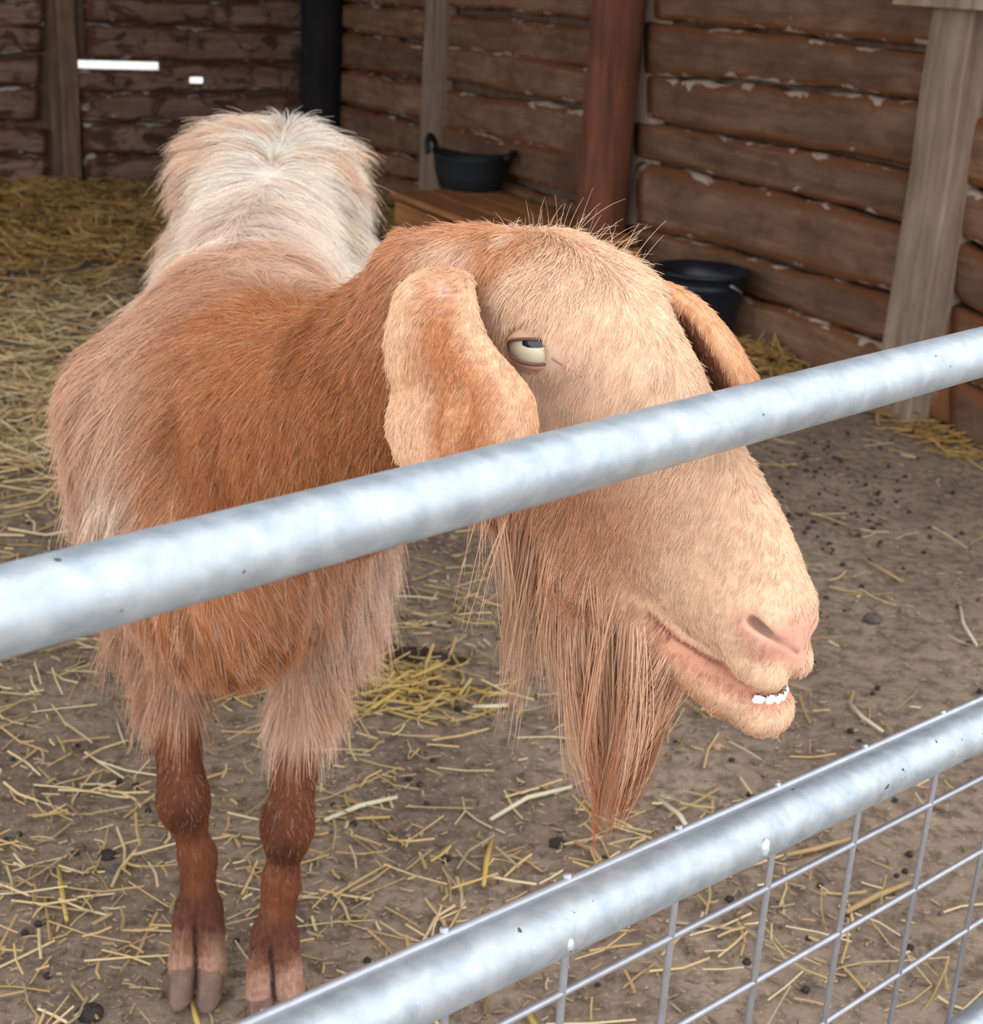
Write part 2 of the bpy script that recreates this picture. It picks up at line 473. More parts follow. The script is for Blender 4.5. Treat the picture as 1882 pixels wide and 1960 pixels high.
# pale mortar-grey board showing in the gap beside the round post
def upright(name, which, px_l, px_r, py, z1, y0, y1, m, parent=None, label=None, cat='post', lean=0.0):
    e, n = (E1, N_BACK) if which == 'back' else (E2, N_SIDE)
    a, b = sorted((wall_uv(px_l, py, which)[0], wall_uv(px_r, py, which)[0]))
    mb = MB(); V = []
    nseg = 10
    prof = [(a+.006, y1), (b-.006, y1), (b, y1-.006), (b, y0), (a, y0), (a, y1-.006)]
    base = V3((a+b)/2, 0, 0)
    for i in range(nseg+1):
        z = -.03 + (z1+.03)*i/nseg
        for (u, y) in prof:
            w = to_world(e, n, (u + .003*math.sin(i*1.7+u), y + .003*math.sin(i*2.3+y*40), 0))
            V.append((np.dot(w-to_world(e,n,base), e), np.dot(w-to_world(e,n,base), n), z))
    k = len(prof); F = []
    for i in range(nseg):
        for j in range(k): F.append((i*k+j, (i+1)*k+j, (i+1)*k+(j+1)%k, i*k+(j+1)%k))
    F.append(tuple(range(k))); F.append(tuple(range(nseg*k+k-1, nseg*k-1, -1)))
    o = mesh_obj(name, V, F, m, parent, False, {'edge': [0.15]*len(V)})
    Mw = Matrix.Identity(4); loc = to_world(e, n, base)
    for i in range(3): Mw[i][0], Mw[i][1], Mw[i][2], Mw[i][3] = e[i], n[i], (0,0,1)[i], loc[i]
    o.matrix_world = Mw
    if label: tag(o, label, cat)
    return o
o = upright('timber_stud', 'back', 113, 148, 180, 2.0, .0, .045, M_STUD_DARK, None, 'narrow brown timber stud nailed upright on the plank wall, far left', 'post')
o = upright('timber_stud', 'side', 832, 868, 150, 2.2, .0, .06, M_STUD, None, 'slim weathered upright stud on the dark side wall, behind the rubber tub', 'post')
o = upright('timber_stud', 'side', 1800, 1880, 330, 2.2, .0, .11, M_STUD, None, 'broad pale upright stud on the right, with a light front face', 'post')
o = upright('gap_board', 'side', 1190, 1275, 200, 2.1, -.005, .012, M_STUD, WS)
o = upright('gap_board', 'back', 95, 142, 180, 2.1, -.011, -.003, M_STUD_DARK, WB)

def round_post(name, which, px, py, y, r0, r1, z1, m, label, lean=(0, 0)):
    e, n = (E1, N_BACK) if which == 'back' else (E2, N_SIDE)
    q = onplane(px, py, CORNER + n*y, n)
    c = V3(q[0], q[1], 0) - V3(lean[0], lean[1], 0)*q[2]
    nseg, nr = 14, 20
    V, F = [], []
    for i in range(nseg+1):
        f = i/nseg; z = -.04 + (z1+.04)*f; r = r0 + (r1-r0)*f
        for k in range(nr):
            t = 2*math.pi*k/nr
            rr = r*(1 + .03*math.sin(3*t+i*.4) + .02*math.sin(7*t+1.3*i))
            V.append((rr*math.cos(t)+lean[0]*z, rr*math.sin(t)+lean[1]*z, z))
    for i in range(nseg):
        for k in range(nr): F.append((i*nr+k, i*nr+(k+1)%nr, (i+1)*nr+(k+1)%nr, (i+1)*nr+k))
    F.append(tuple(range(nr-1,-1,-1))); F.append(tuple(range(nseg*nr, nseg*nr+nr)))
    o = mesh_obj(name, V, F, m, None, True, {'edge': [0.1]*len(V)})
    o.location = tuple(c); tag(o, label, 'post'); return o
round_post('corner_post', 'side', 614, 120, .12, .098, .098, 2.2, M_DARKPOST, 'nearly black round post standing in the back corner, behind the goat')
round_post('round_post', 'side', 1166, 210, .12, .088, .088, 2.2, M_REDPOST, 'reddish brown round timber post against the side wall, beside the wooden crate')

# header beam at the top right
a0 = wall_uv(1815, 4, 'side'); 
mb = MB(); q = []
for y in (.11, .16):
    for (u, z) in ((a0[0]-.02, a0[1]-.012), (5.5, a0[1]-.012+.0), (5.5, a0[1]+.13), (a0[0]-.02, a0[1]+.13)): q.append(to_world(E2, N_SIDE, (u, y, z)))
mb.add(q, [(0,1,2,3),(7,6,5,4),(0,4,5,1),(1,5,6,2),(2,6,7,3),(3,7,4,0)])
tag(mb.build('crossbeam', M_STUD, None, False), 'grey horizontal beam end crossing the pale stud at the top right corner', 'beam')

# ------------------------------------------------------------------ the goat: one implicit surface
HS = 0.957                                                   # head size
_a = V3(.602,-.702,-.381) @ np.stack([rt, up, fw]); _l = V3(-.704,-.240,-.669) @ np.stack([rt, up, fw])
_a /= np.linalg.norm(_a); _l = _l-_a*np.dot(_l,_a); _l /= np.linalg.norm(_l); _u = np.cross(_l, _a)
HB = np.stack([_l, _a, _u], 1)                               # columns: goat's right, towards nose, dorsal
HO = at(1010, 665, .880) - HS*(HB @ V3(.058, .117, .021))
def h2w(l, a, u): return HO + HS*(HB @ V3(l, a, u))
def w2h(P): return (np.asarray(P) - HO) @ HB / HS

def curve(xs, ys):
    g = np.linspace(xs[0], xs[-1], 400); y = np.interp(g, xs, ys)
    k = np.hanning(31); k /= k.sum()
    yp = np.concatenate([np.full(15, y[0]), y, np.full(15, y[-1])])
    y = np.convolve(yp, k, 'valid')
    return lambda a: np.interp(a, g, y)
_a1 = [-.05, -.02, .01, .05, .09, .125, .165, .20, .257, .30, .325, .343, .355, .364]
UT = curve(_a1, [-.052, -.014, .020, .052, .067, .069, .061, .048, .034, .021, .007, -.008, -.022, -.034])
UB = curve(_a1, [-.03, -.05, -.062, -.070, -.078, -.082, -.083, -.082, -.080, -.076, -.068, -.061, -.056, -.048])
UW = curve(_a1, [.004, .030, .045, .052, .056, .058, .053, .046, .038, .0345, .031, .025, .017, .005])
_a2 = [.03, .06, .10, .15, .20, .26, .31, .345, .365, .378, .386]
JT = curve(_a2, [-.05, -.05, -.055, -.062, -.068, -.076, -.073, -.067, -.063, -.062, -.068])
JB = curve(_a2, [-.06, -.095, -.120, -.126, -.121, -.113, -.109, -.106, -.101, -.093, -.080])
JW = curve(_a2, [.006, .030, .042, .040, .036, .031, .029, .027, .023, .016, .004])
SX = [.25, .275, .297, .325, .35, .375, .40]
SU = [-.081, -.080, -.0785, -.0725, -.0645, -.058, -.052]
SHH = [-.006, -.005, -.0030, -.0004, .0016, .0046, .0070]

def smin(a, b, k):
    h = np.clip(.5 + .5*(b-a)/k, 0, 1)
    return b*(1-h) + a*h - k*h*(1-h)
def loft(h, T, Bt, Wd, a0, a1, n=2.3):
    l, a, u = np.abs(h[:,0]), h[:,1], h[:,2]
    ac = np.clip(a, a0, a1)
    t, b, w = T(ac), Bt(ac), Wd(ac)
    c, hh = (t+b)/2, np.maximum((t-b)/2, .004)
    q = (np.abs(l/np.maximum(w,.004))**n + np.abs((u-c)/hh)**n)**(1/n)
    d = (q-1)*np.minimum(w, hh)
    return np.maximum(d, 0)*.9 + np.minimum(d, 0)*.9 + np.abs(a-ac)
def cone(P, a, b, ra, rb):
    a, b = np.asarray(a), np.asarray(b); ba = b-a
    t = np.clip(((P-a)@ba)/np.dot(ba,ba), 0, 1)
    return np.linalg.norm(P-a-t[:,None]*ba, axis=1) - (ra+(rb-ra)*t)
def ell(P, c, r):
    q = (P-np.asarray(c)); r = np.asarray(r)
    k0 = np.linalg.norm(q/r, axis=1); k1 = np.linalg.norm(q/(r*r), axis=1)
    return k0*(k0-1)/np.maximum(k1, 1e-6)

NOSTRIL = None
def nostril_d(ha):
    p, q, r = NOSTRIL
    return np.minimum(cone(ha, p, q, .0036, .0018), cone(ha, q, r, .0018, .0012))
def sd_head(P):
    h = w2h(P); ha = h.copy(); ha[:,0] = np.abs(ha[:,0])
    d = loft(h, UT, UB, UW, -.06, .349)
    jaw = loft(h, JT, JB, JW, .03, .347, 2.2)
    # mouth: parted lips, from the corner to the front
    slit = np.abs(h[:,2]-np.interp(h[:,1], SX, SU)) - np.interp(h[:,1], SX, SHH)
    d = smin(d, jaw, .010 + .022*sstep(.27,.22,h[:,1]))
    d = smin(d, ell(ha, (.036,.115,-.055), (.026,.065,.050)), .02)      # masseter
    d = smin(d, ell(ha, (.044,.110,.030), (.019,.030,.022)), .02)       # orbit
    d = smin(d, ell(ha, (.022,.322,-.028), (.013,.028,.020)), .012)     # nostril wing
    d = smin(d, ell(ha, (.014,.346,-.048), (.017,.021,.012)), .010)     # upper lip
    d = smin(d, ell(ha, (.0,.362,-.082), (.023,.020,.016)), .014)     # lower lip
    d = -smin(-d, np.maximum(slit, .25 - h[:,1])+.0005, .004)
    # nostrils: comma slits
    if NOSTRIL is not None: d = -smin(-d, nostril_d(ha), .0035)
    d = -smin(-d, cone(ha, (0,.370,-.030), (0,.374,-.054), .0020, .0024), .004)
    # eye socket
    d = -smin(-d, np.linalg.norm(ha-np.array([.0575,.117,.021]), axis=1)-.0150, .005)
    return d*HS

XS = -.27
FL = {}   # leg joints
def leg_chain():
    A = dict(elbow=V3(-.345,1.42,.43), knee=aty(350,1530,1.345), can=aty(378,1640,1.345), fet=aty(381,1735,1.34), cor=aty(379,1835,1.315))
    Bq = dict(elbow=V3(-.175,1.40,.43), knee=aty(550,1580,1.315), can=aty(538,1690,1.315), fet=aty(526,1790,1.305), cor=aty(528,1895,1.28))
    return A, Bq
LA, LB = leg_chain()
OCC = h2w(0, .02, -.055)
NECK1 = V3(-.145, 1.20, .668)
prims = []     # (group, function, bounds lo, hi, k)
def P_ell(g, c, r, k=.05):
    c, r = np.asarray(c), np.asarray(r); prims.append((g, lambda P, c=c, r=r: ell(P, c, r), c-r, c+r, k))
def P_cone(g, a, b, ra, rb, k=.03):
    a, b = np.asarray(a), np.asarray(b); m = max(ra, rb)
    prims.append((g, lambda P, a=a, b=b, ra=ra, rb=rb: cone(P, a, b, ra, rb), np.minimum(a,b)-m, np.maximum(a,b)+m, k))
BODY, NECK, HEAD, UPLEG, LOLEG, HAUNCH = range(6)
P_ell(BODY, (-.255,1.40,.555), (.135,.17,.185))
P_ell(BODY, (-.275,1.68,.535), (.180,.30,.195))
P_ell(BODY, (-.318,1.96,.640), (.128,.165,.175))
P_cone(BODY, (-.25,1.42,.715), (-.318,1.96,.785), .055, .058, .06)
P_ell(BODY, (-.375,1.95,.785), (.052,.07,.05)); P_ell(BODY, (-.270,1.95,.780), (.052,.07,.05))
P_cone(BODY, (-.30,2.09,.74), (-.30,2.19,.72), .028, .016, .03)
P_ell(BODY, (-.245,1.275,.50), (.085,.085,.11))
P_cone(NECK, (-.245,1.38,.640), NECK1, .118, .092, .07)
P_cone(NECK, NECK1, OCC, .092, .062, .05)
prims.append((HEAD, sd_head, HO + HS*HB@V3(0,.15,-.02) - .26, HO + HS*HB@V3(0,.15,-.02) + .26, .03))
for Lg, sx in ((LA, -1), (LB, 1)):
    sh = V3(-.26+sx*.085, 1.37, .62)
    P_cone(UPLEG, sh, Lg['elbow'], .075, .058, .05)
    P_cone(UPLEG, Lg['elbow'], Lg['knee'], .046, .0185, .03)
    P_ell(LOLEG, Lg['knee'], (.0225,.024,.032), .02)
    P_cone(LOLEG, Lg['knee'], Lg['can'], .0185, .0155, .02)
    P_cone(LOLEG, Lg['can'], Lg['fet'], .0155, .0215, .02)
    for q in (-1, 1): P_cone(LOLEG, Lg['fet']+V3(q*.006,0,0), Lg['cor']+V3(q*.0165,-.004,-.006), .0195, .0150, .004)
HIND = []
for sx in (-1, 1):
    hx = -.318
    st, hk, ft = V3(hx+sx*.10,1.86,.46), V3(hx+sx*.075,2.10,.30), V3(hx+sx*.07,2.05,.10)
    P_cone(HAUNCH, (hx+sx*.060,1.98,.60), st, .092, .07, .05)
    P_cone(HAUNCH, st, hk, .070, .028, .04)
    P_cone(LOLEG, hk, ft, .024, .020, .02)
    co = ft + V3(0,-.03,-.055); P_cone(LOLEG, ft, co, .024, .025, .02)
    HIND.append(co)

def sdf(P, groups=False):
    P = np.asarray(P, float)
    d = np.full(len(P), .5)
    gd = np.full((6, len(P)), .5)
    for g, fn, lo, hi, k in prims:
        m = np.all((P > lo-.09) & (P < hi+.09), axis=1)
        if not m.any(): continue
        v = fn(P[m])
        d[m] = smin(d[m], v, k)
        if groups: gd[g, m] = np.minimum(gd[g, m], v)
    return (d, gd) if groups else d

def grid_sdf(lo, hi, hstep):
    n = np.ceil((hi-lo)/hstep).astype(int)+1
    ax = [lo[i]+hstep*np.arange(n[i]) for i in range(3)]
    Fg = np.full(tuple(n), .5)
    for g, fn, a, b, k in prims:
        s = [slice(max(0, np.searchsorted(ax[i], a[i]-.05)), np.searchsorted(ax[i], b[i]+.05)) for i in range(3)]
        X, Y, Z = np.meshgrid(ax[0][s[0]], ax[1][s[1]], ax[2][s[2]], indexing='ij')
        if X.size == 0: continue
        v = fn(np.stack([X.ravel(), Y.ravel(), Z.ravel()], 1)).reshape(X.shape)
        sub = Fg[s[0], s[1], s[2]]
        Fg[s[0], s[1], s[2]] = smin(sub, v, k)
    return Fg
def surface_nets(Fg, lo, h):
    S = Fg < 0
    n = np.array(Fg.shape)
    c = np.zeros(tuple(n-1), int)
    corners = [(i,j,k) for i in (0,1) for j in (0,1) for k in (0,1)]
    sl = lambda o: tuple(slice(o[q], n[q]-1+o[q]) for q in range(3))
    for o in corners: c += S[sl(o)]
    act = (c > 0) & (c < 8)
    idx = np.argwhere(act); ids = np.full(act.shape, -1); ids[act] = np.arange(len(idx))
    acc = np.zeros((len(idx), 3)); cnt = np.zeros(len(idx))
    for a in corners:
        for q in range(3):
            if a[q] == 0:
                b = list(a); b[q] = 1
                fa = Fg[tuple((idx+a).T)]; fb = Fg[tuple((idx+b).T)]
                m = (fa < 0) != (fb < 0)
                t = np.zeros(len(idx)); t[m] = fa[m]/(fa[m]-fb[m])
                p = np.tile(np.array(a, float), (len(idx),1)); p[:, q] = t
                acc[m] += p[m]; cnt[m] += 1
    V = lo + h*(idx + acc/cnt[:,None])
    faces = []
    for q in range(3):
        u, w = (q+1) % 3, (q+2) % 3
        A = np.argwhere(S.take(range(0, n[q]-1), q) != S.take(range(1, n[q]), q))
        A = A[(A[:,u] > 0) & (A[:,w] > 0) & (A[:,u] < n[u]-1) & (A[:,w] < n[w]-1)]
        eu = np.zeros(3, int); eu[u] = 1; ew = np.zeros(3, int); ew[w] = 1
        quad = np.stack([ids[tuple((A-eu-ew).T)], ids[tuple((A-ew).T)], ids[tuple(A.T)], ids[tuple((A-eu).T)]], 1)
        flip = ~S[tuple(A.T)]
        quad[flip] = quad[flip][:, ::-1]
        faces.append(quad)
    Fq = np.concatenate(faces); Fq = Fq[(Fq >= 0).all(1)]
    return V, Fq
def project(P, it=3, e=.0006):
    for _ in range(it):
        d = sdf(P)
        G = np.stack([sdf(P+e*np.eye(3)[i])-sdf(P-e*np.eye(3)[i]) for i in range(3)], 1)/(2*e)
        P = P - G*(np.clip(d, -.004, .004)/np.maximum((G*G).sum(1), .2))[:,None]
    return P
def gradn(P, e=.001):
    G = np.stack([sdf(P+e*np.eye(3)[i])-sdf(P-e*np.eye(3)[i]) for i in range(3)], 1)
    return G/np.maximum(np.linalg.norm(G, axis=1), 1e-9)[:,None]

def hit(px, py, d0=.6, d1=1.3):
    r = ray(px, py); ds = np.linspace(d0, d1, 2500); q = EYE + ds[:,None]*r
    return q[np.argmax(sdf(q) < 0)]
NOSTRIL = [w2h(hit(*p)[None])[0] for p in ((1441,1190), (1484,1222), (1529,1250))]
for q in NOSTRIL: q[0] = max(abs(q[0]), .004)
PALE = w2h(hit(848,512)[None])[0]
GH = .0052
glo = V3(-.52, .70, .015); ghi = V3(.24, 2.24, .98)
gv, gf = surface_nets(grid_sdf(glo, ghi, GH), glo, GH)
# refine the head, then put every vertex back on the surface
me0 = bpy.data.meshes.new('tmp'); me0.from_pydata(gv.tolist(), [], gf.tolist())
bm = bmesh.new(); bm.from_mesh(me0)
for lim in (-.03, .20):
    es = []
    for e in bm.edges:
        c = w2h(((np.array(e.verts[0].co)+np.array(e.verts[1].co))/2)[None])[0]
        if lim < c[1] < .5 and abs(c[0]) < .1 and -.13 < c[2] < .1: es.append(e)
    bmesh.ops.subdivide_edges(bm, edges=es, cuts=1, use_grid_fill=True)
bmesh.ops.triangulate(bm, faces=[f for f in bm.faces if len(f.verts) > 4])
bm.to_mesh(me0); bm.free()
GV = np.empty(len(me0.vertices)*3); me0.vertices.foreach_get('co', GV); GV = GV.reshape(-1,3)
GF = [tuple(p.vertices) for p in me0.polygons]
bpy.data.meshes.remove(me0)
GV = project(GV)

def surf_depth(px, py, d0=.6, d1=2.6):
    """depth along a view ray where the goat's surface lies"""
    r = ray(px, py); ds = np.linspace(d0, d1, 1600)
    s = sdf(EYE + ds[:,None]*r)
    i = np.argmax(s < 0)
    return ds[i] if (s < 0).any() else None

# --- coat: regions, colours, flow
def groups_w(P):
    d, gd = sdf(P, True)
    w = np.exp(-(gd-gd.min(0))/.018); return w/w.sum(0)
C = lambda r, g, b: np.array(lin(r, g, b))
def lerp(a, b, t): return a*(1-t[:,None]) + b*t[:,None]
def coat_color(P, w=None):
    """coat pattern, plus shade painted in nostrils, mouth crease and toe clefts"""
    P = np.asarray(P); w = groups_w(P) if w is None else w
    n1 = vnoise(P*14, 21); n2 = vnoise(P*45, 22)
    x, y, z = P.T; h = w2h(P)
    col = np.zeros((len(P), 3))
    # trunk: tan pink sides, cream to white over the loins
    tan, pink, white = C(206,164,136), C(222,188,164), C(244,230,214)
    b = lerp(np.tile(tan, (len(P),1)), np.tile(pink, (len(P),1)), sstep(-.3, .5, n1 + .9*(sstep(1.4,1.7,y)-.35)))
    b = lerp(b, np.tile(white, (len(P),1)), sstep(-.15, .55, .9*sstep(1.50, 1.95, y)*sstep(.56,.74,z) + .35*n1 - .05))
    cop = C(182,116,70); cop2 = C(160,96,54)
    # copper front of the chest, between the legs
    fr = sstep(1.36, 1.26, y)*sstep(-.35,-.30,x)*sstep(-.13,-.18,x)
    b = lerp(b, np.tile(cop, (len(P),1)), fr*.85)
    nk = lerp(np.tile(cop, (len(P),1)), np.tile(cop2, (len(P),1)), sstep(0, .6, n1+.3*n2))
    nk = lerp(nk, np.tile(C(206,160,130), (len(P),1)), np.maximum(sstep(1.28, 1.44, y + .06*n1), sstep(-.25,-.36, x+.05*n1)))
    # head
    fa, ch, mz = C(228,190,158), C(196,142,108), C(220,182,150)
    hd = lerp(np.tile(ch, (len(P),1)), np.tile(fa, (len(P),1)), sstep(-.035, .03, h[:,2] + .01*n1))
    hd = lerp(hd, np.tile(mz, (len(P),1)), sstep(.22, .29, h[:,1] + .01*n1)*sstep(-.10,-.07,h[:,2]))
    poll = sstep(.085, .05, h[:,1] + .012*n1)*sstep(.0, .03, h[:,2]+ .01*n2)*sstep(-.01,.01,h[:,0]+.01*n2)
    hd = lerp(hd, np.tile(C(198,136,88), (len(P),1)), poll*.8)
    hd = lerp(hd, np.tile(C(230,202,178), (len(P),1)), sstep(.032,.012,np.linalg.norm((h-PALE)*np.array([1,.8,1]),axis=1)+.004*n2)*.85)
    scur = sstep(.016, .007, np.linalg.norm(h - np.array([.024,.036,.050]), axis=1))
    hd = lerp(hd, np.tile(C(236,214,192), (len(P),1)), scur)
    hd = lerp(hd, np.tile(C(216,178,150), (len(P),1)), sstep(.03,.018,np.abs(h[:,1]-.145))*sstep(.05,.03,np.abs(h[:,2]-.0))*sstep(.03,.05,np.abs(h[:,0])))
    # bare pinkish skin round the nostrils and lips
    nose = sstep(.336, .350, h[:,1]+.004*n1)*sstep(-.040,-.031,h[:,2]+.002*n2)*sstep(.010,-.008,h[:,2])
    nose = np.maximum(nose, sstep(.016,.006,np.linalg.norm(np.stack([np.abs(h[:,0])-.032, h[:,1]-.332, h[:,2]+.020],1),axis=1))*.8)
    hd = lerp(hd, np.tile(C(208,150,128), (len(P),1)), nose*.9)
    su = np.interp(h[:,1], SX, SU)
    lip = sstep(.009, .003, np.abs(h[:,2]-su+.004))*sstep(.265, .290, h[:,1])
    hd = lerp(hd, np.tile(C(206,146,118), (len(P),1)), lip*.9)
    inside = sstep(.0015, -.0005, np.abs(h[:,2]-su)-np.maximum(np.interp(h[:,1],SX,SHH),.0006))*sstep(.262,.278,h[:,1])
    hd = lerp(hd, np.tile(C(136,82,68), (len(P),1)), inside)  # mouth crease drawn as a darker line, its shade put into the colour
    nd_ = nostril_d(np.stack([np.abs(h[:,0]), h[:,1], h[:,2]],1))
    hd = lerp(hd, np.tile(C(38,20,18), (len(P),1)), sstep(.0010, -.0006, nd_))  # nostril holes painted near black to stand for the shade inside
    # legs
    ul = lerp(np.tile(C(196,148,118), (len(P),1)), np.tile(C(222,190,166), (len(P),1)), sstep(-.2,.6,n1))
    ul = lerp(ul, np.tile(C(120,68,42), (len(P),1)), sstep(.315,.27,z))
    ll = lerp(np.tile(C(102,56,35), (len(P),1)), np.tile(C(128,76,48), (len(P),1)), sstep(-.3,.6,n1+.4*n2))
    ll = lerp(ll, np.tile(C(92,52,34), (len(P),1)), sstep(.045,.02,np.abs(z-.262+.02*n2))*sstep(.1,.5,n2)*(y<1.5))
    ll = lerp(ll, np.tile(C(96,56,44), (len(P),1)), sstep(.115,.09,z)*sstep(.04,.07,z)*.6)
    ll = lerp(ll, np.tile(C(172,132,110), (len(P),1)), sstep(.066,.035,z+.012*n2))
    for Lg in (LA, LB):
        xc = Lg['fet'][0]+(Lg['cor'][0]-Lg['fet'][0])*np.clip((Lg['fet'][2]-z)/(Lg['fet'][2]-Lg['cor'][2]),0,1.5)
        ll = lerp(ll, np.tile(C(46,30,24), (len(P),1)), sstep(.0045,.0015,np.abs(x-xc))*sstep(.085,.065,z)*(y < 1.6)*.9)  # painted shade: dark line down the cleft between the toes
        for q, r_, kc in ((Lg['knee']+V3(.003,-.02,-.012), .020, C(62,42,34)),):
            ll = lerp(ll, np.tile(kc, (len(P),1)), sstep(r_,r_*.45,np.linalg.norm((P-q)*np.array([1,.6,.8]),axis=1)+.006*n2)*.75)
    ha_ = lerp(np.tile(pink, (len(P),1)), np.tile(white, (len(P),1)), sstep(-.1,.6,n1))
    for g, c in ((BODY, b), (NECK, nk), (HEAD, hd), (UPLEG, ul), (LOLEG, ll), (HAUNCH, ha_)):
        col += w[g][:,None]*c
    return col

def flow(P, nrm, w):
    x, y, z = P.T; n = len(P); h = w2h(P)
    dn = np.tile(V3(0,0,-1), (n,1))
    n1 = vnoise(P*9, 31); n2 = vnoise(P*9, 32)
    bx = np.sign(x-XS)*sstep(0,.05,np.abs(x-XS))
    top = sstep(.60,.76,z)
    b = dn*(.35+.8*(1-top))[:,None] + np.stack([bx*(.25+.75*top)+.35*top, .55*np.ones(n)-.9*top*sstep(1.9,1.6,y), 0*x],1)
    b = b + np.stack([.45*n1, .35*n2, 0*x],1)
    nd = (V3(-.245,1.38,.655)-OCC); nd /= np.linalg.norm(nd)
    nk = np.tile(nd,(n,1))*.75 + dn*(.35+.7*(1-sstep(.72,.84,z)))[:,None] + .25*np.stack([n1,n2,0*x],1)
    hd = dn*1.0 + .22*np.stack([n1,0*x,n2],1) + HB[:,0][None]*(np.sign(h[:,0])*.55*sstep(-.01,.03,np.abs(h[:,0])))[:,None] - HB[:,1][None]*(.25*sstep(.16,.25,h[:,1])-.25*sstep(.12,.06,h[:,1]))[:,None]
    ul = dn + .28*np.stack([np.sign(x-XS)*.6+.6*n1, .8+n2, 0*x],1)
    ll = dn + .12*np.stack([n1,n2,0*x],1)
    d = sum(w[g][:,None]*v for g, v in ((BODY,b),(NECK,nk),(HEAD,hd),(UPLEG,ul),(LOLEG,ll),(HAUNCH,ul)))
    d = d - nrm*(d*nrm).sum(1)[:,None]
    return d/np.maximum(np.linalg.norm(d,axis=1),1e-6)[:,None]

def fur_material(name, rough=.55):
    m, nt, b = mat(name, rough, .25)
    a = nt.nodes.new('ShaderNodeAttribute'); a.attribute_name = 'coat'
    nt.links.new(a.outputs['Color'], b.inputs['Base Color'])
    return m
M_SKIN = fur_material('goat_skin', .8)
M_FUR = fur_material('goat_fur', .6)
goat = mesh_obj('goat', GV, GF, M_SKIN, None, True, {'coat': coat_color(GV)*.92})
tag(goat, 'tan long haired goat with lop ears and a beard, standing behind the steel gate', 'goat')

# sample points for hair
def triangles():
    T = []
    for f in GF:
        T.append((f[0], f[1], f[2]))
        if len(f) == 4: T.append((f[0], f[2], f[3]))
    return np.array(T)
TRI = triangles()
def sample_tris(V, T, n, wt=None):
    A, B_, Cc = V[T[:,0]], V[T[:,1]], V[T[:,2]]
    nr = np.cross(B_-A, Cc-A); ar = np.linalg.norm(nr, axis=1)/2
    p = ar if wt is None else ar*wt
    i = rng.choice(len(T), n, p=p/p.sum())
    u, v = rng.random(n), rng.random(n); s = u+v > 1; u[s] = 1-u[s]; v[s] = 1-v[s]
    return A[i]+u[:,None]*(B_-A)[i]+v[:,None]*(Cc-A)[i], nr[i]/np.maximum(2*ar[i],1e-12)[:,None]

def hair_object(name, pts, cols, radius, m, parent, tip=.25):
    """pts (n, k, 3) strands as one hair curves object"""
    n, k, _ = pts.shape
    hc = bpy.data.hair_curves.new(name)
    hc.add_curves([k]*n)
    hc.attributes['position'].data.foreach_set('vector', pts.reshape(-1).astype(np.float32))
    ra = hc.attributes.new('radius', 'FLOAT', 'POINT') if 'radius' not in hc.attributes else hc.attributes['radius']
    rr = np.asarray(radius)[:,None]*np.linspace(1, tip, k)[None,:]
    ra.data.foreach_set('value', rr.ravel().astype(np.float32))
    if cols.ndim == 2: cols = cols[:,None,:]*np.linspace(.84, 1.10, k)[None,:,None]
    ca = hc.attributes.new('coat', 'FLOAT_COLOR', 'POINT')
    ca.data.foreach_set('color', np.concatenate([np.clip(cols,0,.96), np.ones((n,k,1))],2).ravel().astype(np.float32))
    hc.materials.append(m)
    o = bpy.data.objects.new(name, hc)
    return link(o, parent)
def hash01(i, s):
    n = (np.asarray(i, np.int64)*2654435761 + s*40503) & 0xffffffff
    n = ((n ^ (n >> 15)) * 2246822519) & 0xffffffff
    return ((n ^ (n >> 13)) & 0xffffff)/0xffffff
def clump_ids(P, cs):
    j = P + cs*.35*np.stack([vnoise(P/cs*.8, 41), vnoise(P/cs*.8, 42), vnoise(P/cs*.8, 43)],1)
    c = np.floor(j/cs).astype(np.int64)
    return (c[:,0]*73856093) ^ (c[:,1]*19349663) ^ (c[:,2]*83492791)
def strands(P, nrm, d, Ln, k, lift, droop, clump_cs, clump_amt, jit=.12):
    n = len(P)
    cid = clump_ids(P, clump_cs)
    rv = np.stack([hash01(cid, s)-.5 for s in (1,2,3)],1)
    d = d + rv*.55*clump_amt[:,None] + rng.normal(0, jit, (n,3))
    d = d - nrm*np.minimum((d*nrm).sum(1), 0)[:,None]
    d /= np.maximum(np.linalg.norm(d,axis=1),1e-6)[:,None]
    d0 = nrm*np.sin(lift)[:,None] + d*np.cos(lift)[:,None]
    d1 = d + V3(0,0,-1)*droop[:,None]; d1 /= np.linalg.norm(d1,axis=1)[:,None]
    # clump centre = mean of members' roots
    u, inv = np.unique(cid, return_inverse=True)
    cen = np.stack([np.bincount(inv, P[:,i]) for i in range(3)],1)/np.bincount(inv)[:,None]
    off = (cen[inv]-P)
    L2 = Ln*(.7+.5*rng.random(n))*(.75+.5*hash01(cid, 4))
    out = np.empty((n,k,3))
    for i in range(k):
        t = i/(k-1)
        out[:,i] = P + L2[:,None]*(t*(1-.5*t)*d0 + .5*t*t*d1) + off*(clump_amt*.75*t**1.2)[:,None]
    # lift anything that dips under the skin
    return out, cid
def tint(cols, cid, amt=.16, light=None, ld=.0):
    ld = np.broadcast_to(ld, (len(cols),))
    n = len(cols)
    v = 1 + amt*(hash01(cid, 7)-.5)*2 + .10*rng.normal(0, 1, n)
    c = cols*np.clip(v, .45, 1.7)[:,None]
    if ld.max() > 0:
        m = rng.random(n) < ld
        c[m] = c[m]*.6 + .4*np.array(light)
    return np.clip(c, 0, .95)

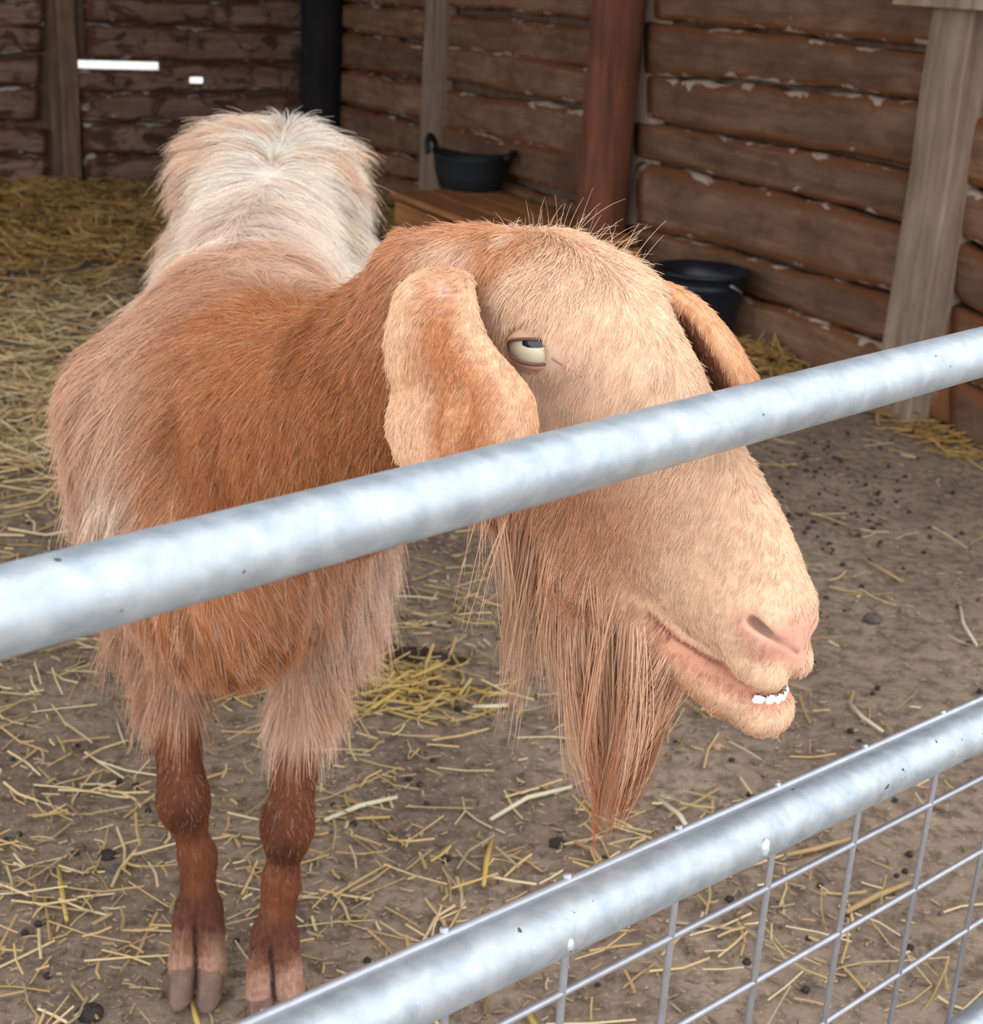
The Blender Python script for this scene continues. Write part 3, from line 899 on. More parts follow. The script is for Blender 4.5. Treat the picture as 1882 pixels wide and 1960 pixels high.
def eye_frame(side):
    n = HB @ V3(side*.84, .36, .30); n /= np.linalg.norm(n)
    c = h2w(side*.0432, .1165, .0205)
    xd = (rt if side > 0 else -HB[:,0]*0 + rt); xd = xd - n*np.dot(xd, n); xd /= np.linalg.norm(xd)
    yd = np.cross(n, xd)
    if np.dot(yd, V3(0,0,1)) < 0: yd = -yd
    return c, n, xd, yd
def eye_gap(P):
    ok = np.ones(len(P), bool)
    for s_ in (1, -1):
        c, n, xd, yd = eye_frame(s_); q = P-c
        X, Y = q@xd, q@yd
        ok &= ~((np.linalg.norm(q,axis=1) < .034) & ((X/.0205)**2 + ((Y+.001)/.0112)**2 < 1))
    return ok

def coat():
    Pc, nc = sample_tris(GV, TRI, 330000)
    w = groups_w(Pc); h = w2h(Pc); y, z = Pc[:,1], Pc[:,2]
    long_ = w[BODY]+w[UPLEG]*sstep(.285,.35,z)*1.25+w[HAUNCH]
    # --- long coat
    keep = rng.random(len(Pc)) < long_*.62
    P, n_, ww = Pc[keep], nc[keep], w[:,keep]
    Ln = .062*ww[BODY] + (.050+.030*sstep(.34,.42,P[:,2])*sstep(.60,.48,P[:,2]))*ww[UPLEG] + .06*ww[HAUNCH] + .022*ww[NECK] + .012*ww[LOLEG]
    Ln = Ln*(1-.55*sstep(1.36,1.27,P[:,1])*sstep(-.36,-.31,P[:,0])*ww[BODY])
    d = flow(P, n_, ww)
    pts, cid = strands(P, n_, d, Ln, 6, np.full(len(P), .20), .55+0*Ln, .020, np.full(len(P), .85), .11)
    cc_ = coat_color(P, ww)
    lo_ = (sstep(1.52,1.80,P[:,1])*sstep(.50,.66,P[:,2])*ww[BODY])
    pk_ = hash01(cid, 12)*.75 + .55*sstep(-.30,-.42,P[:,0]) + .25*vnoise(P*11, 77)
    cc_ = lerp(cc_, np.tile(C(226,184,152),(len(P),1)), lo_*sstep(.35,.75,pk_)*.8)
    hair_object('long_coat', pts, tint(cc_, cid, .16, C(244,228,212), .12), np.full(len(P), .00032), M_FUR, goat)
    # --- short coat on neck, head and lower legs
    P, n_ = sample_tris(GV, TRI, 400000, np.interp(groups_w(GV[TRI[:,0]])[[NECK,HEAD,LOLEG]].sum(0), [.05,.5],[.02,1]))
    ww = groups_w(P); hh = w2h(P)
    nn_ = nostril_d(np.stack([np.abs(hh[:,0]), hh[:,1], hh[:,2]],1)) < .0026
    sh = (ww[NECK]+ww[HEAD]+ww[LOLEG]+.5*ww[UPLEG])*(1-nn_)
    _old = ww[NECK]+ww[HEAD]+ww[LOLEG]+.5*ww[UPLEG]
    lips = (np.abs(hh[:,2]-np.interp(hh[:,1],SX,SU)+.001) < .0034) & (hh[:,1] > .295)
    nosep = (hh[:,1] > .345) & (hh[:,2] > -.034) & (hh[:,2] < -.004) & (np.abs(hh[:,0]) < .026)
    keep = (rng.random(len(P)) < sh) & eye_gap(P) & ~((lips | nosep) & (rng.random(len(P)) < .93)) & (ww[HEAD] < 2)
    P, n_, ww, hh = P[keep], n_[keep], ww[:,keep], hh[keep]
    Lh = .0075 + .006*sstep(.15,.09,hh[:,1])*sstep(.02,.05,hh[:,2]) + .006*sstep(.04,.02,hh[:,1])*sstep(0,.03,hh[:,2]) + .018*sstep(-.075,-.105,hh[:,2])*sstep(.30,.22,hh[:,1]) + .010*sstep(-.03,-.08,hh[:,2])*sstep(.27,.2,hh[:,1])
    Lh = Lh*np.interp(hh[:,1], [.24,.33], [1,.5])
    Lh = Lh*np.interp(np.linalg.norm(np.stack([np.abs(hh[:,0])-.056, hh[:,1]-.117, hh[:,2]-.021],1),axis=1), [.014,.035], [.45,1])
    Ln = Lh*ww[HEAD] + .019*ww[NECK] + .006*ww[LOLEG] + (.010+.02*sstep(.33,.40,P[:,2]))*ww[UPLEG] + .03*ww[BODY]
    lift = .14*ww[NECK] + .17*ww[HEAD] + .10*ww[LOLEG] + .2*ww[UPLEG] + .22*ww[HEAD]*sstep(.14,.08,hh[:,1])*sstep(.02,.05,hh[:,2])
    d = flow(P, n_, ww)
    pts, cid = strands(P, n_, d, Ln, 4, lift, .3+0*Ln, .008, .55*(1-.3*ww[HEAD]), .14)
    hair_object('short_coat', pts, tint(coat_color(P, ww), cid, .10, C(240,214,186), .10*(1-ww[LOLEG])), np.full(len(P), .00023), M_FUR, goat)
    # --- wispy tuft on the poll
    P, n_ = sample_tris(GV, TRI, 30000, np.interp(groups_w(GV[TRI[:,0]])[HEAD],[.2,.6],[.001,1]))
    hh = w2h(P); k_ = (hh[:,1] < .10) & (hh[:,1] > .03) & (hh[:,2] > .045)
    P, n_ = P[k_][:80], n_[k_][:80]
    d = flow(P, n_, groups_w(P))*.5 + V3(.1,0,1)*.6
    pts, cid = strands(P, n_, d, .014+.018*rng.random(len(P)), 5, np.full(len(P), .9), np.full(len(P), .2), .012, np.full(len(P), .5), .3)
    hair_object('poll_tuft', pts, tint(np.tile(C(222,186,152),(len(P),1)), cid, .2), np.full(len(P), .00017), M_FUR, goat)
    # --- beard
    P, n_ = sample_tris(GV, TRI, 60000, np.interp(groups_w(GV[TRI[:,0]])[HEAD],[.2,.6],[.0005,1]))
    hh = w2h(P)
    wt = sstep(.12,.19,hh[:,1])*sstep(.315,.29,hh[:,1])*sstep(-.074,-.092,hh[:,2])
    k_ = rng.random(len(P)) < wt*(.45+.55*sstep(.18,.23,hh[:,1]))
    P, n_, hh = P[k_][:6400], n_[k_][:6400], hh[k_][:6400]
    Lb = np.interp(hh[:,1], [.12,.16,.20,.24,.28,.31], [.06,.085,.10,.132,.122,.075])
    d = np.tile(V3(.0,.02,-1.0),(len(P),1))
    pts, cid = strands(P, n_, d, Lb, 9, np.full(len(P), .10), np.full(len(P), .8), .016, np.full(len(P), .95), .05)
    t = np.linspace(0,1,9)
    main = sstep(.19,.225,hh[:,1])
    pull = (main[:,None]*(.74*t**1.3)[None])[:,:,None]
    axis = h2w(0,.245,-.11) + V3(.002,.0,0)
    tgt = axis[None,None,:]*np.array([1,1,0.]) + pts*np.array([0,0,1.0])
    pts = pts*(1-pull) + tgt*pull
    wv = .0030*np.sin(t*7+hash01(cid,9)[:,None]*6)*t
    pts += wv[:,:,None]*np.stack([hash01(cid,5)-.5,hash01(cid,6)-.5,0*Lb],1)[:,None,:]*2
    bc = lerp(np.tile(C(188,140,108),(len(P),1)), np.tile(C(216,178,148),(len(P),1)), hash01(cid,3))
    bc = tint(bc, cid, .2, C(176,104,64), .10)
    tipc = np.tile(C(176,98,54),(len(P),1))*(.8+.4*hash01(cid,8))[:,None]
    f = (t**2.2)[None,:,None]*(main*(.25+.75*(hash01(cid,2)>.35)))[:,None,None]
    cols = bc[:,None,:]*(1-f) + tipc[:,None,:]*f
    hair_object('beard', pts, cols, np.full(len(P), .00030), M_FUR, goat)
HAIR = True
if HAIR: coat()

# --- eyes
def eye_parts(side):
    c, n, xd, yd = eye_frame(side)
    r = .0215
    nu, nv = 64, 40
    V, F, K = [], [], []
    for i in range(nv+1):
        th = 1.08*i/nv
        for k in range(nu):
            ph = 2*math.pi*k/nu
            q = math.sin(th)*math.cos(ph), math.sin(th)*math.sin(ph), math.cos(th)
            bulge = 1 + .05*math.exp(-(th/.45)**2)
            V.append(c + r*bulge*(q[0]*xd + q[1]*yd + q[2]*n))
            X, Y = q[0], q[1]-.10
            if abs(X) < .36 and abs(Y-.06) < .12*(1-(abs(X)/.40)**4): col = lin(26,30,44)
            elif X*X + Y*Y < .62**2:
                rr = math.hypot(X, Y)/.62
                col = tuple(a*(1-rr*.25) for a in lin(228,216,184))
            else: col = lin(196,170,140)
            K.append(col)
    for i in range(nv):
        for k in range(nu): F.append((i*nu+k, (i+1)*nu+k, (i+1)*nu+(k+1)%nu, i*nu+(k+1)%nu))
    o = mesh_obj('eyeball', V, F, M_EYE, goat, True, {'coat': np.array(K)}); tag(o, 'pale cream eye with a dark slit pupil')
    # lids: bands of skin over the ball, open along an almond, with a thin dark rim
    RL = .0228
    def on(X, Y, rad=RL): return c + X*xd + Y*yd + math.sqrt(max(rad**2 - X*X - Y*Y, 2.5e-5))*n
    def lid(name, sg, ry, m):
        V, F = [], []; nt, nr = 21, 7
        for i in range(nt):
            t = math.pi*i/(nt-1)
            xi, yi = .0190*math.cos(t), sg*ry*math.sin(t)**.8
            xo, yo = .0206*math.cos(t), sg*(.0170*math.sin(t)+.001)
            for j in range(nr):
                f = j/(nr-1); V.append(on(xi*(1-f)+xo*f, yi*(1-f)+yo*f, RL + .0010*math.sin(math.pi*min(1,f*1.6)) - .0042*f*f))
        for i in range(nt-1):
            for j in range(nr-1): F.append((i*nr+j, (i+1)*nr+j, (i+1)*nr+j+1, i*nr+j+1))
        o = mesh_obj(name, V, F, m, goat)
        pts = [on(.0190*math.cos(t), sg*ry*math.sin(t)**.8, RL+.0004) for t in np.linspace(0, math.pi, 25)]
        mb = MB(); mb.tube(pts, [.0004+.0006*math.sin(math.pi*i/24) for i in range(25)], 8)
        mb.build('eyelid_rim', M_LID, o)
    lid('upper_eyelid', 1, .0062, M_LID_UP)
    lid('lower_eyelid', -1, .0092, M_LID_LOW)
    # tear line running towards the nose
    tp = [w2h(hit(*p)[None])[0] for p in ((1058,684), (1074,694), (1090,704), (1104,714), (1114,722))]
    tp = [h2w(side*abs(q[0]), q[1], q[2]) for q in tp]
    mb = MB(); mb.tube(tp, [.0014,.0013,.0011,.0009,.0006], 6)
    mb.build('tear_line', M_TEAR, goat)
M_EYE, nt_, b_ = mat('eye_surface', .06, .6)
a_ = nt_.nodes.new('ShaderNodeAttribute'); a_.attribute_name = 'coat'; nt_.links.new(a_.outputs['Color'], b_.inputs['Base Color'])
M_TEAR = simple('tear_duct_skin', lin(186,138,116), .7, .3)
M_LID = simple('eyelid_skin', lin(112,76,62), .6, .35)
M_LID_UP = simple('upper_lid_skin', lin(206,162,130), .7, .3)
M_LID_LOW = simple('lower_lid_skin', lin(204,156,136), .7, .3)
eye_parts(1); eye_parts(-1)

# --- lop ears: curved leaves with thickness, short fur on both faces
def ear(rows, name, label, colfun, nfur, thick=.006, na=14, ns=26):
    """rows: list of three points each (edge, middle, edge) from root to tip"""
    R_ = np.array(rows)                                   # (m, 3, 3)
    m = len(R_); s = np.linspace(0, m-1, ns)
    def cr(i, x):     # Catmull-Rom along the rows
        p = lambda j: R_[min(max(j,0),m-1), i]
        k = min(int(x), m-2); t = x-k
        return .5*((2*p(k)) + (-p(k-1)+p(k+1))*t + (2*p(k-1)-5*p(k)+4*p(k+1)-p(k+2))*t*t + (-p(k-1)+3*p(k)-3*p(k+1)+p(k+2))*t**3)
    G = np.zeros((ns, na, 3))
    for a, x in enumerate(s):
        e0, mi, e1 = cr(0, x), cr(1, x), cr(2, x)
        for b in range(na):
            t = b/(na-1)
            G[a,b] = (1-t)**2*e0 + 2*t*(1-t)*(2*mi-.5*e0-.5*e1) + t*t*e1
    du = np.gradient(G, axis=0); dv = np.gradient(G, axis=1)
    nn = np.cross(du, dv); nn /= np.maximum(np.linalg.norm(nn, axis=2, keepdims=True), 1e-9)
    if np.mean((nn*(EYE-G)).sum(2)) < 0: nn = -nn
    prof = np.sqrt(np.clip(1-(np.linspace(-1,1,na))**4, .02, 1))[None,:,None]
    top, bot = G + nn*thick*.5*prof, G - nn*thick*.5*prof
    V = np.concatenate([top.reshape(-1,3), bot.reshape(-1,3)]); o = ns*na
    F = []
    for a in range(ns-1):
        for b in range(na-1):
            F.append((a*na+b, a*na+b+1, (a+1)*na+b+1, (a+1)*na+b))
            F.append((o+a*na+b, o+(a+1)*na+b, o+(a+1)*na+b+1, o+a*na+b+1))
        F.append((a*na, (a+1)*na, o+(a+1)*na, o+a*na)); F.append((a*na+na-1, o+a*na+na-1, o+(a+1)*na+na-1, (a+1)*na+na-1))
    for b in range(na-1):
        F.append((b, o+b, o+b+1, b+1)); q = (ns-1)*na+b; F.append((q, q+1, o+q+1, o+q))
    S_, T_ = np.meshgrid(np.linspace(0,1,ns), np.linspace(0,1,na), indexing='ij')
    S2 = np.concatenate([S_.ravel()]*2); T2 = np.concatenate([T_.ravel()]*2); FR = np.concatenate([np.ones(o), np.zeros(o)])
    K = colfun(S2, T2, FR, V)
    ob = mesh_obj(name, V, F, M_SKIN, goat, True, {'coat': K*.92}); tag(ob, label)
    T3 = np.array([(f[0],f[1],f[2]) for f in F] + [(f[0],f[2],f[3]) for f in F])
    # fur
    A, B_, Cc = V[T3[:,0]], V[T3[:,1]], V[T3[:,2]]
    nr = np.cross(B_-A, Cc-A); ar = np.linalg.norm(nr,axis=1)/2
    cen3 = (A+B_+Cc)/3
    i = rng.choice(len(T3), nfur, p=ar/ar.sum()); u, v = rng.random(nfur), rng.random(nfur); sw = u+v > 1; u[sw] = 1-u[sw]; v[sw] = 1-v[sw]
    P = A[i]+u[:,None]*(B_-A)[i]+v[:,None]*(Cc-A)[i]
    wS = lambda q: (q[T3[i,0]]*(1-u-v) + q[T3[i,1]]*u + q[T3[i,2]]*v)
    nv_ = nr[i]/np.maximum(2*ar[i],1e-12)[:,None]
    # outward = away from the leaf's middle sheet
    mid = np.concatenate([G.reshape(-1,3)]*2); mp = mid[T3[i,0]]*(1-u-v)[:,None]+mid[T3[i,1]]*u[:,None]+mid[T3[i,2]]*v[:,None]
    sg = np.sign(((P-mp)*nv_).sum(1)); sg[sg==0] = 1; nv_ = nv_*sg[:,None]
    ax = R_[-1,1]-R_[0,1]; ax = ax/np.linalg.norm(ax)
    d = np.tile(ax*.6+V3(-.35,0,-.5),(nfur,1)); d = d-nv_*(d*nv_).sum(1)[:,None]; d /= np.maximum(np.linalg.norm(d,axis=1),1e-6)[:,None]
    pts, cid = strands(P, nv_, d, np.full(nfur,.0055), 4, np.full(nfur,.12), np.full(nfur,.2), .006, np.full(nfur,.5), .14)
    cc = colfun(wS(S2), wS(T2), np.round(wS(FR)), P)
    hair_object('ear_fur', pts, tint(cc, cid, .08, C(240,214,186), .10), np.full(nfur,.00022), M_FUR, ob)
    return ob
def near_depth(px, py, lim): 
    d = surf_depth(px, py); return lim if d is None else min(d, lim)
rowsn = []
# root to tip, photo outline of the near ear: left x, right x, y, depths
for (xl, xr, yl, yr, dl, dm, dr) in ((838, 905, 502, 506, .965, .955, .945), (776, 908, 538, 542, .930, .908, .900), (752, 915, 580, 592, .915, .872, .868), (738, 936, 640, 650, .915, .860, .858), (742, 978, 700, 700, .91, .850, .848), (752, 1020, 745, 755, .91, .842, .838), (741, 1030, 800, 810, .905, .838, .832), (748, 1024, 850, 865, .895, .838, .832), (775, 1000, 895, 915, .88, .842, .84), (815, 950, 930, 945, .865, .848, .845)):
    rowsn.append((at(xl,yl,dl), at((xl+xr)/2,(yl+yr)/2,dm-.004), at(xr,yr,dr)))
def near_col(S, T, FRo, P):
    n1 = vnoise(P*40, 51)
    c = lerp(np.tile(C(226,182,146),(len(S),1)), np.tile(C(186,120,76),(len(S),1)), sstep(.34,.08,np.abs(T-.52+.05*n1))*sstep(.0,.3,S+.1*n1))
    c = lerp(c, np.tile(C(214,160,116),(len(S),1)), sstep(.3,.7,n1)*.6)
    sc = sstep(.10,.05,np.hypot((T-.62)*1.0,(S-.165)*2.2))
    return lerp(c, np.tile(C(222,176,160),(len(S),1)), sc*.9)
ear(rowsn, 'ear', 'broad hanging ear with a rusty middle band, covering the cheek', near_col, 60000)
rowsf = []
for (x0, y0, d0, xm, ym, dm, x1, y1, d1) in ((1240,530,.965, 1252,550,.95, 1245,580,.965), (1286,546,.965, 1290,572,.925, 1262,605,.965), (1345,580,.975, 1330,606,.910, 1288,640,.975), (1396,638,.98, 1366,655,.905, 1306,690,.99), (1432,695,.98, 1400,712,.905, 1330,735,.99), (1460,745,.975, 1426,765,.910, 1362,780,.985), (1472,790,.965, 1436,803,.925, 1392,812,.97), (1456,822,.95, 1436,826,.935, 1412,826,.95)):
    rowsf.append((at(x0,y0,d0), at(xm,ym,dm), at(x1,y1,d1)))
def far_col(S, T, FRo, P):
    n1 = vnoise(P*40, 52)
    return lerp(np.tile(C(214,160,118),(len(S),1)), np.tile(C(122,76,54),(len(S),1)), sstep(.52,.60,T+.04*n1))  # inner half coloured dark: shadow of the ear's hollow painted in
ear(rowsf, 'ear', 'far drooping ear seen edge on beyond the forehead', far_col, 18000, .0042)

# --- lower incisors
M_TOOTH = simple('tooth', lin(240,236,226), .25, .5)
M_GUM = simple('gum', lin(196,128,112), .4, .4)
for i in range(1, 7):
    f = (i-3.5)/3.5
    l, a = .0190*f, .3675-.013*f*f
    cc = h2w(l, a, -.0648-.006*f*f)
    sl = -2*.013*f/.0190
    xd = HB @ V3(1, sl, 0); hw_ = .5*HS*.0190/3.5*np.linalg.norm(xd)*.95; xd /= np.linalg.norm(xd)
    zd = V3(0,0,.55) + HB[:,2]*.5; zd -= xd*np.dot(zd, xd); zd /= np.linalg.norm(zd); yd = np.cross(zd, xd)
    mb = MB(); mb.box((-hw_,-.0018,-.0080), (hw_,.0018,.0036-.001*abs(f)), .0013)
    V = [cc + xd*p[0]*(1+.15*max(p[2],0)/.0045) + yd*p[1] + zd*p[2] for p in mb.v]
    mesh_obj('tooth', V, mb.f, M_TOOTH, goat)

# --- cloven hooves
M_HOOF = simple('hoof_horn', lin(50,42,40), .5, .4, 0, .25, 60)
M_HOOF_PALE = simple('pale_hoof_horn', lin(112,86,74), .5, .4, 0, .3, 60)
def claw(top, toe, sx, m):
    # one toe: a wedge with a rounded toe tip and flat sole
    V, F = [], []
    fwd = toe-top; fwd[2] = 0; ln = np.linalg.norm(fwd); fwd /= ln; side = V3(-fwd[1], fwd[0], 0)
    nl, nk = 9, 14
    for i in range(nl):
        f = i/(nl-1); z = top[2]*(1-f) + .002*f
        cx = top + fwd*(ln*.55*f); hw = .0135*(1-.05*f)+.001; hb, hf = .020+.004*f, .016+.022*f
        for k in range(nk):
            t = 2*math.pi*k/nk; c, s_ = math.cos(t), math.sin(t)
            lx = (hf if c > 0 else hb)*np.sign(c)*abs(c)**.85; ly = hw*np.sign(s_)*abs(s_)**.7*(1-.35*max(c,0)**2)
            p = cx + fwd*lx + side*ly; V.append((p[0], p[1], z))
    for i in range(nl-1):
        for k in range(nk): F.append((i*nk+k, i*nk+(k+1)%nk, (i+1)*nk+(k+1)%nk, (i+1)*nk+k))
    F.append(tuple(range(nk-1,-1,-1))); F.append(tuple(range((nl-1)*nk, nl*nk)))
    return mesh_obj('hoof', V, F[:-1]+[F[-1][::-1]], m, goat)
for cor, toe, m in ((LA['cor'], ground(372,1895,.012), M_HOOF_PALE), (LB['cor'], ground(527,1955,.012), M_HOOF_PALE), (HIND[0], HIND[0]+V3(0,-.05,-.04), M_HOOF), (HIND[1], HIND[1]+V3(0,-.05,-.04), M_HOOF)):
    for sx in (-1, 1):
        o_ = V3(sx*.0150, 0, 0)
        t_ = np.array([cor[0], cor[1], min(cor[2], .05)])
        claw(t_+o_, np.array([toe[0], toe[1], 0])+o_*1.0, sx, m)

# ------------------------------------------------------------------ the gate
TUBE_D = .034
gA = at(0, 1171.5, TUBE_D*FPX/179); gB = at(1882, 673, TUBE_D*FPX/94.7)
gd = (gB-gA)*V3(1,1,0); gd /= np.linalg.norm(gd)
gn = V3(gd[1], -gd[0], 0)                     # towards the camera
def gp(px, py, off=0.0): return onplane(px, py, gA + gn*off, gn)
gate = empty('gate', tuple(gA*V3(1,1,0)))
tag(gate, 'galvanised steel tube gate with welded wire mesh crossing the foreground', 'gate')
def gbuild(name, mb, m, label=None):
    o0 = gA*V3(1,1,0)
    mb.v = [tuple(np.array(p)-o0) for p in mb.v]
    o = mb.build(name, m, gate)
    if label: tag(o, label)
    return o
def span(p, q, e0, e1, n=9):
    d = q-p
    return [p + d*(-e0 + (1+e0+e1)*i/(n-1)) for i in range(n)]
S0, S1 = -.62, 2.25                            # gate ends, well outside the picture
def ends(p, q):
    d = (q-p)/np.dot(q-p, gd); p0 = p + d*(S0-np.dot(p-gA, gd)); p1 = p + d*(S1-np.dot(p-gA, gd))
    return [p0 + (p1-p0)*i/12 for i in range(13)]
mb = MB(); mb.tube(ends(gA, gB), TUBE_D/2, 40); gbuild('rail', mb, M_GALV, 'topmost thick galvanised rail')
l0, l1 = gp(1000, 1801), gp(1882, 1389)
mb = MB(); mb.tube(ends(l0, l1), TUBE_D/2*1.08, 40); mid_rail = gbuild('rail', mb, M_GALV, 'middle rail with weld beads')
k0, k1 = gp(1780, 2026), gp(1882, 1953)
mb = MB(); low_pts = ends(k0, k1); mb.tube(low_pts, TUBE_D/2*1.03, 32); gbuild('rail', mb, M_GALV, 'lowest rail')
top_pts = ends(gA, gB)
for i in (0, -1):
    zl = low_pts[i][2]; mb = MB(); mb.tube([V3(top_pts[i][0], top_pts[i][1], zl), V3(top_pts[i][0], top_pts[i][1], top_pts[i][2]+TUBE_D/2)], TUBE_D/2, 24); gbuild('stile', mb, M_GALV)
# wires lie on the far side of the rails
off = -TUBE_D/2*.55
def wire(name, pts):
    mb = MB(); mb.tube(pts, .0025, 8); gbuild(name, mb, M_WIRE)
def hw(p, q): 
    a, b = gp(*p, off), gp(*q, off); wire('horizontal_wire', ends(a, b))
hw((1076,1901), (1781,1539)); hw((1445,1879), (1877,1630)); hw((1582,1955), (1843,1785))
# wire hidden along the top of the middle rail, showing as a thin line
a, b = gp(1000, 1727, -.012), gp(1882, 1337, -.012)
mb = MB(); mb.tube(ends(a, b), .0030, 8); gbuild('horizontal_wire', mb, M_WIRE)
zt = float(l0[2])
def vw(px, py, q=None, over=.020):
    q = gp(px, py, off) if q is None else q
    f = (np.dot(q-l0, gd))/np.dot(l1-l0, gd)
    ztop = l0[2] + (l1[2]-l0[2])*f + over
    f2 = (np.dot(q-k0, gd))/np.dot(k1-k0, gd); zb = k0[2] + (k1[2]-k0[2])*f2
    top = V3(q[0], q[1], ztop) - gn*.004
    wire('vertical_wire', [top, V3(q[0], q[1], ztop-.03), V3(q[0], q[1], max(zb, .02))])
    return top
tops = []
for p in ((847,2016), (1076,1901), (1284,1796), (1469,1699), (1634,1613), (1781,1539), (1912,1472)): tops.append(vw(*p))
for k in range(1, 11): vw(0, 0, tops[6] + gd*.1225*k, .014)
for k in range(1, 8): vw(0, 0, tops[0] - gd*.115*k, .014)
# weld beads on the middle rail
for px, py, r in ((1463,1622,.0065), (1090,1808,.0045), (1386,1556,.0022)):
    r_ = ray(px, py)
    # meet the rail's near surface
    ds = np.linspace(.5, 1.6, 2200); Q = EYE + ds[:,None]*r_
    ax = (l1-l0)/np.linalg.norm(l1-l0); rel = Q-l0; dist = np.linalg.norm(rel - (rel@ax)[:,None]*ax, axis=1)
    i = np.argmin(np.abs(dist-TUBE_D/2*1.03)) if dist.min() > TUBE_D/2*1.03 else np.argmax(dist < TUBE_D/2*1.03)
    mb = MB(); rn = random.Random(int(px)); mb.blob(Q[i], (r*.6, r*.6, r), 10, 8, .25, rn); gbuild('weld_bead', mb, M_WELD)

# ------------------------------------------------------------------ crate, tub, bucket
def wall_frame_empty(name, origin, e, n):
    o = bpy.data.objects.new(name, None); COL.objects.link(o)
    Mw = Matrix.Identity(4)
    for i in range(3): Mw[i][0], Mw[i][1], Mw[i][2], Mw[i][3] = e[i], n[i], (0,0,1)[i], origin[i]
    o.matrix_world = Mw; return o
bc = ground(752, 492)                         # near left foot of the crate
bn = -N_SIDE
ztop_ = None
r_ = ray(752, 366); tt = np.dot(bc-EYE, V3(r_[0], r_[1], 0))/np.dot(r_*V3(1,1,0), r_*V3(1,1,0)); BOXH = float((EYE+r_*tt)[2])
crate = wall_frame_empty('wooden_crate', bc*V3(1,1,0), E2, bn)
tag(crate, 'low wooden plank crate against the side wall, with the black tub on top', 'crate')
depth_ = float(np.dot(bc-CORNER, N_SIDE)) - .07
CL = 1.05
def slab(name, lo, hi, m=M_BOX):
    mb = MB(); mb.box(lo, hi, .004); o = mb.build(name, m, crate, False)
    return o
nb = 3; dw = depth_/nb
for i in range(nb): slab('top_board', (-.03, i*dw-.01, BOXH-.024), (CL, (i+1)*dw-.016, BOXH))
hh_ = (BOXH-.03)
slab('front_board', (0, 0, hh_*.56), (CL*.42, .022, hh_*.98)); slab('front_board', (0, 0, .01), (CL, .022, hh_*.53))
slab('front_board', (CL*.66, 0, hh_*.56), (CL, .022, hh_*.98))
slab('end_board', (-.001, .024, hh_*.52), (.02, depth_, hh_*.98)); slab('end_board', (-.001, .024, .01), (.02, depth_, hh_*.50))
slab('end_board', (CL-.02, .024, .01), (CL, depth_, hh_*.98))
slab('back_board', (.022, depth_-.02, .01), (CL-.022, depth_, hh_*.9), M_STUD_DARK)

def lathe(prof, n, sx=1.0, wob=0.0):
    """profile of (r, z) outside then inside; elliptical by sx"""
    V, F = [], []
    for i, (r, z) in enumerate(prof):
        for k in range(n):
            t = 2*math.pi*k/n
            V.append((r*math.cos(t)*sx, r*math.sin(t), z + wob*r*math.cos(2*t)))
    for i in range(len(prof)-1):
        for k in range(n): F.append((i*n+k, i*n+(k+1)%n, (i+1)*n+(k+1)%n, (i+1)*n+k))
    F.append(tuple(range(n-1,-1,-1)))
    F.append(tuple(range((len(prof)-1)*n, len(prof)*n)))
    return V, F
# rubber tub
tc = ground(898, 362, BOXH)
tub = wall_frame_empty('rubber_tub', tc, E2*.55+rt*.83*V3(1,1,0), V3(0,0,0)); 
ang = math.atan2(-.25, 1.0)
tub.matrix_world = Matrix.Translation(tuple(tc)) @ Matrix.Rotation(ang, 4, 'Z')
tub.name = 'rubber_tub'
tag(tub, 'shallow black rubber tub with loop handles on the wooden crate', 'tub')
TW = 2*.5*(988-830)/2800*float(np.dot(tc-EYE, fw))*.94/2
z_h = .115
V, F = lathe([(.72,0.0),(.80,.012),(.90,z_h*.5),(.97,z_h*.9),(1.02,z_h),(1.03,z_h+.006),(.98,z_h+.006),(.93,z_h*.88),(.86,z_h*.5),(.76,.02),(.70,.014)], 40)
V = [(v[0]*TW, v[1]*TW*.80, v[2] + .10*abs(v[0])**2*0 + (.16*TW*(v[0])**2 if v[2] > z_h*.8 else 0)) for v in V]
mesh_obj('basin', V, F, M_RUBBER, tub)
for s_ in (-1, 1):
    mb = MB(); pts = []
    for i in range(13):
        t = math.pi*i/12
        pts.append((s_*(TW*1.02 + .014*math.sin(t)), -.058*math.cos(t), z_h + .16*TW + .062*math.sin(t) - .012))
    if s_ < 0: mb.tube(pts, .012, 10)
    else: mb.tube([(p[0], p[1], z_h+.1*TW+(p[2]-z_h-.1*TW)*.35) for p in pts], .012, 10)
    mb.build('handle', M_RUBBER, tub)
# bucket by the side wall
for _py in np.arange(600, 760, 1.0):
    bq = ground(1328, _py); RB = 90/2800*float(np.dot(bq-EYE, fw))
    if np.dot(bq-CORNER, N_SIDE) > RB*.98 + .05: break
bucket = empty('bucket', (bq[0], bq[1], floor_z(bq[0], bq[1])-.004), math.atan2(E2[1], E2[0]))
tag(bucket, 'dark blue-black plastic bucket on the floor against the side wall', 'bucket')
_r = ray(1325, 512); _t = np.dot((bq-EYE)[:2], _r[:2])/np.dot(_r[:2], _r[:2]); BH = float((EYE+_r*_t)[2])
prof = [(.66,0),(.68,.01),(.80,BH*.45),(.815,BH*.47),(.80,BH*.49),(.93,BH*.86),(.95,BH*.88),(.93,BH*.9),(.97,BH),(1.02,BH+.004),(1.02,BH+.012),(.96,BH+.012),(.90,BH*.86),(.66,.03),(.60,.012)]
V, F = lathe([(r*RB, z) for r, z in prof], 44)
mesh_obj('pail', V, F, M_BUCKET, bucket)
mb = MB(); pts = [(math.cos(t)*RB*1.03, math.sin(t)*RB*.75, BH-.01-.05*math.sin(t)) for t in np.linspace(0, math.pi, 15)]
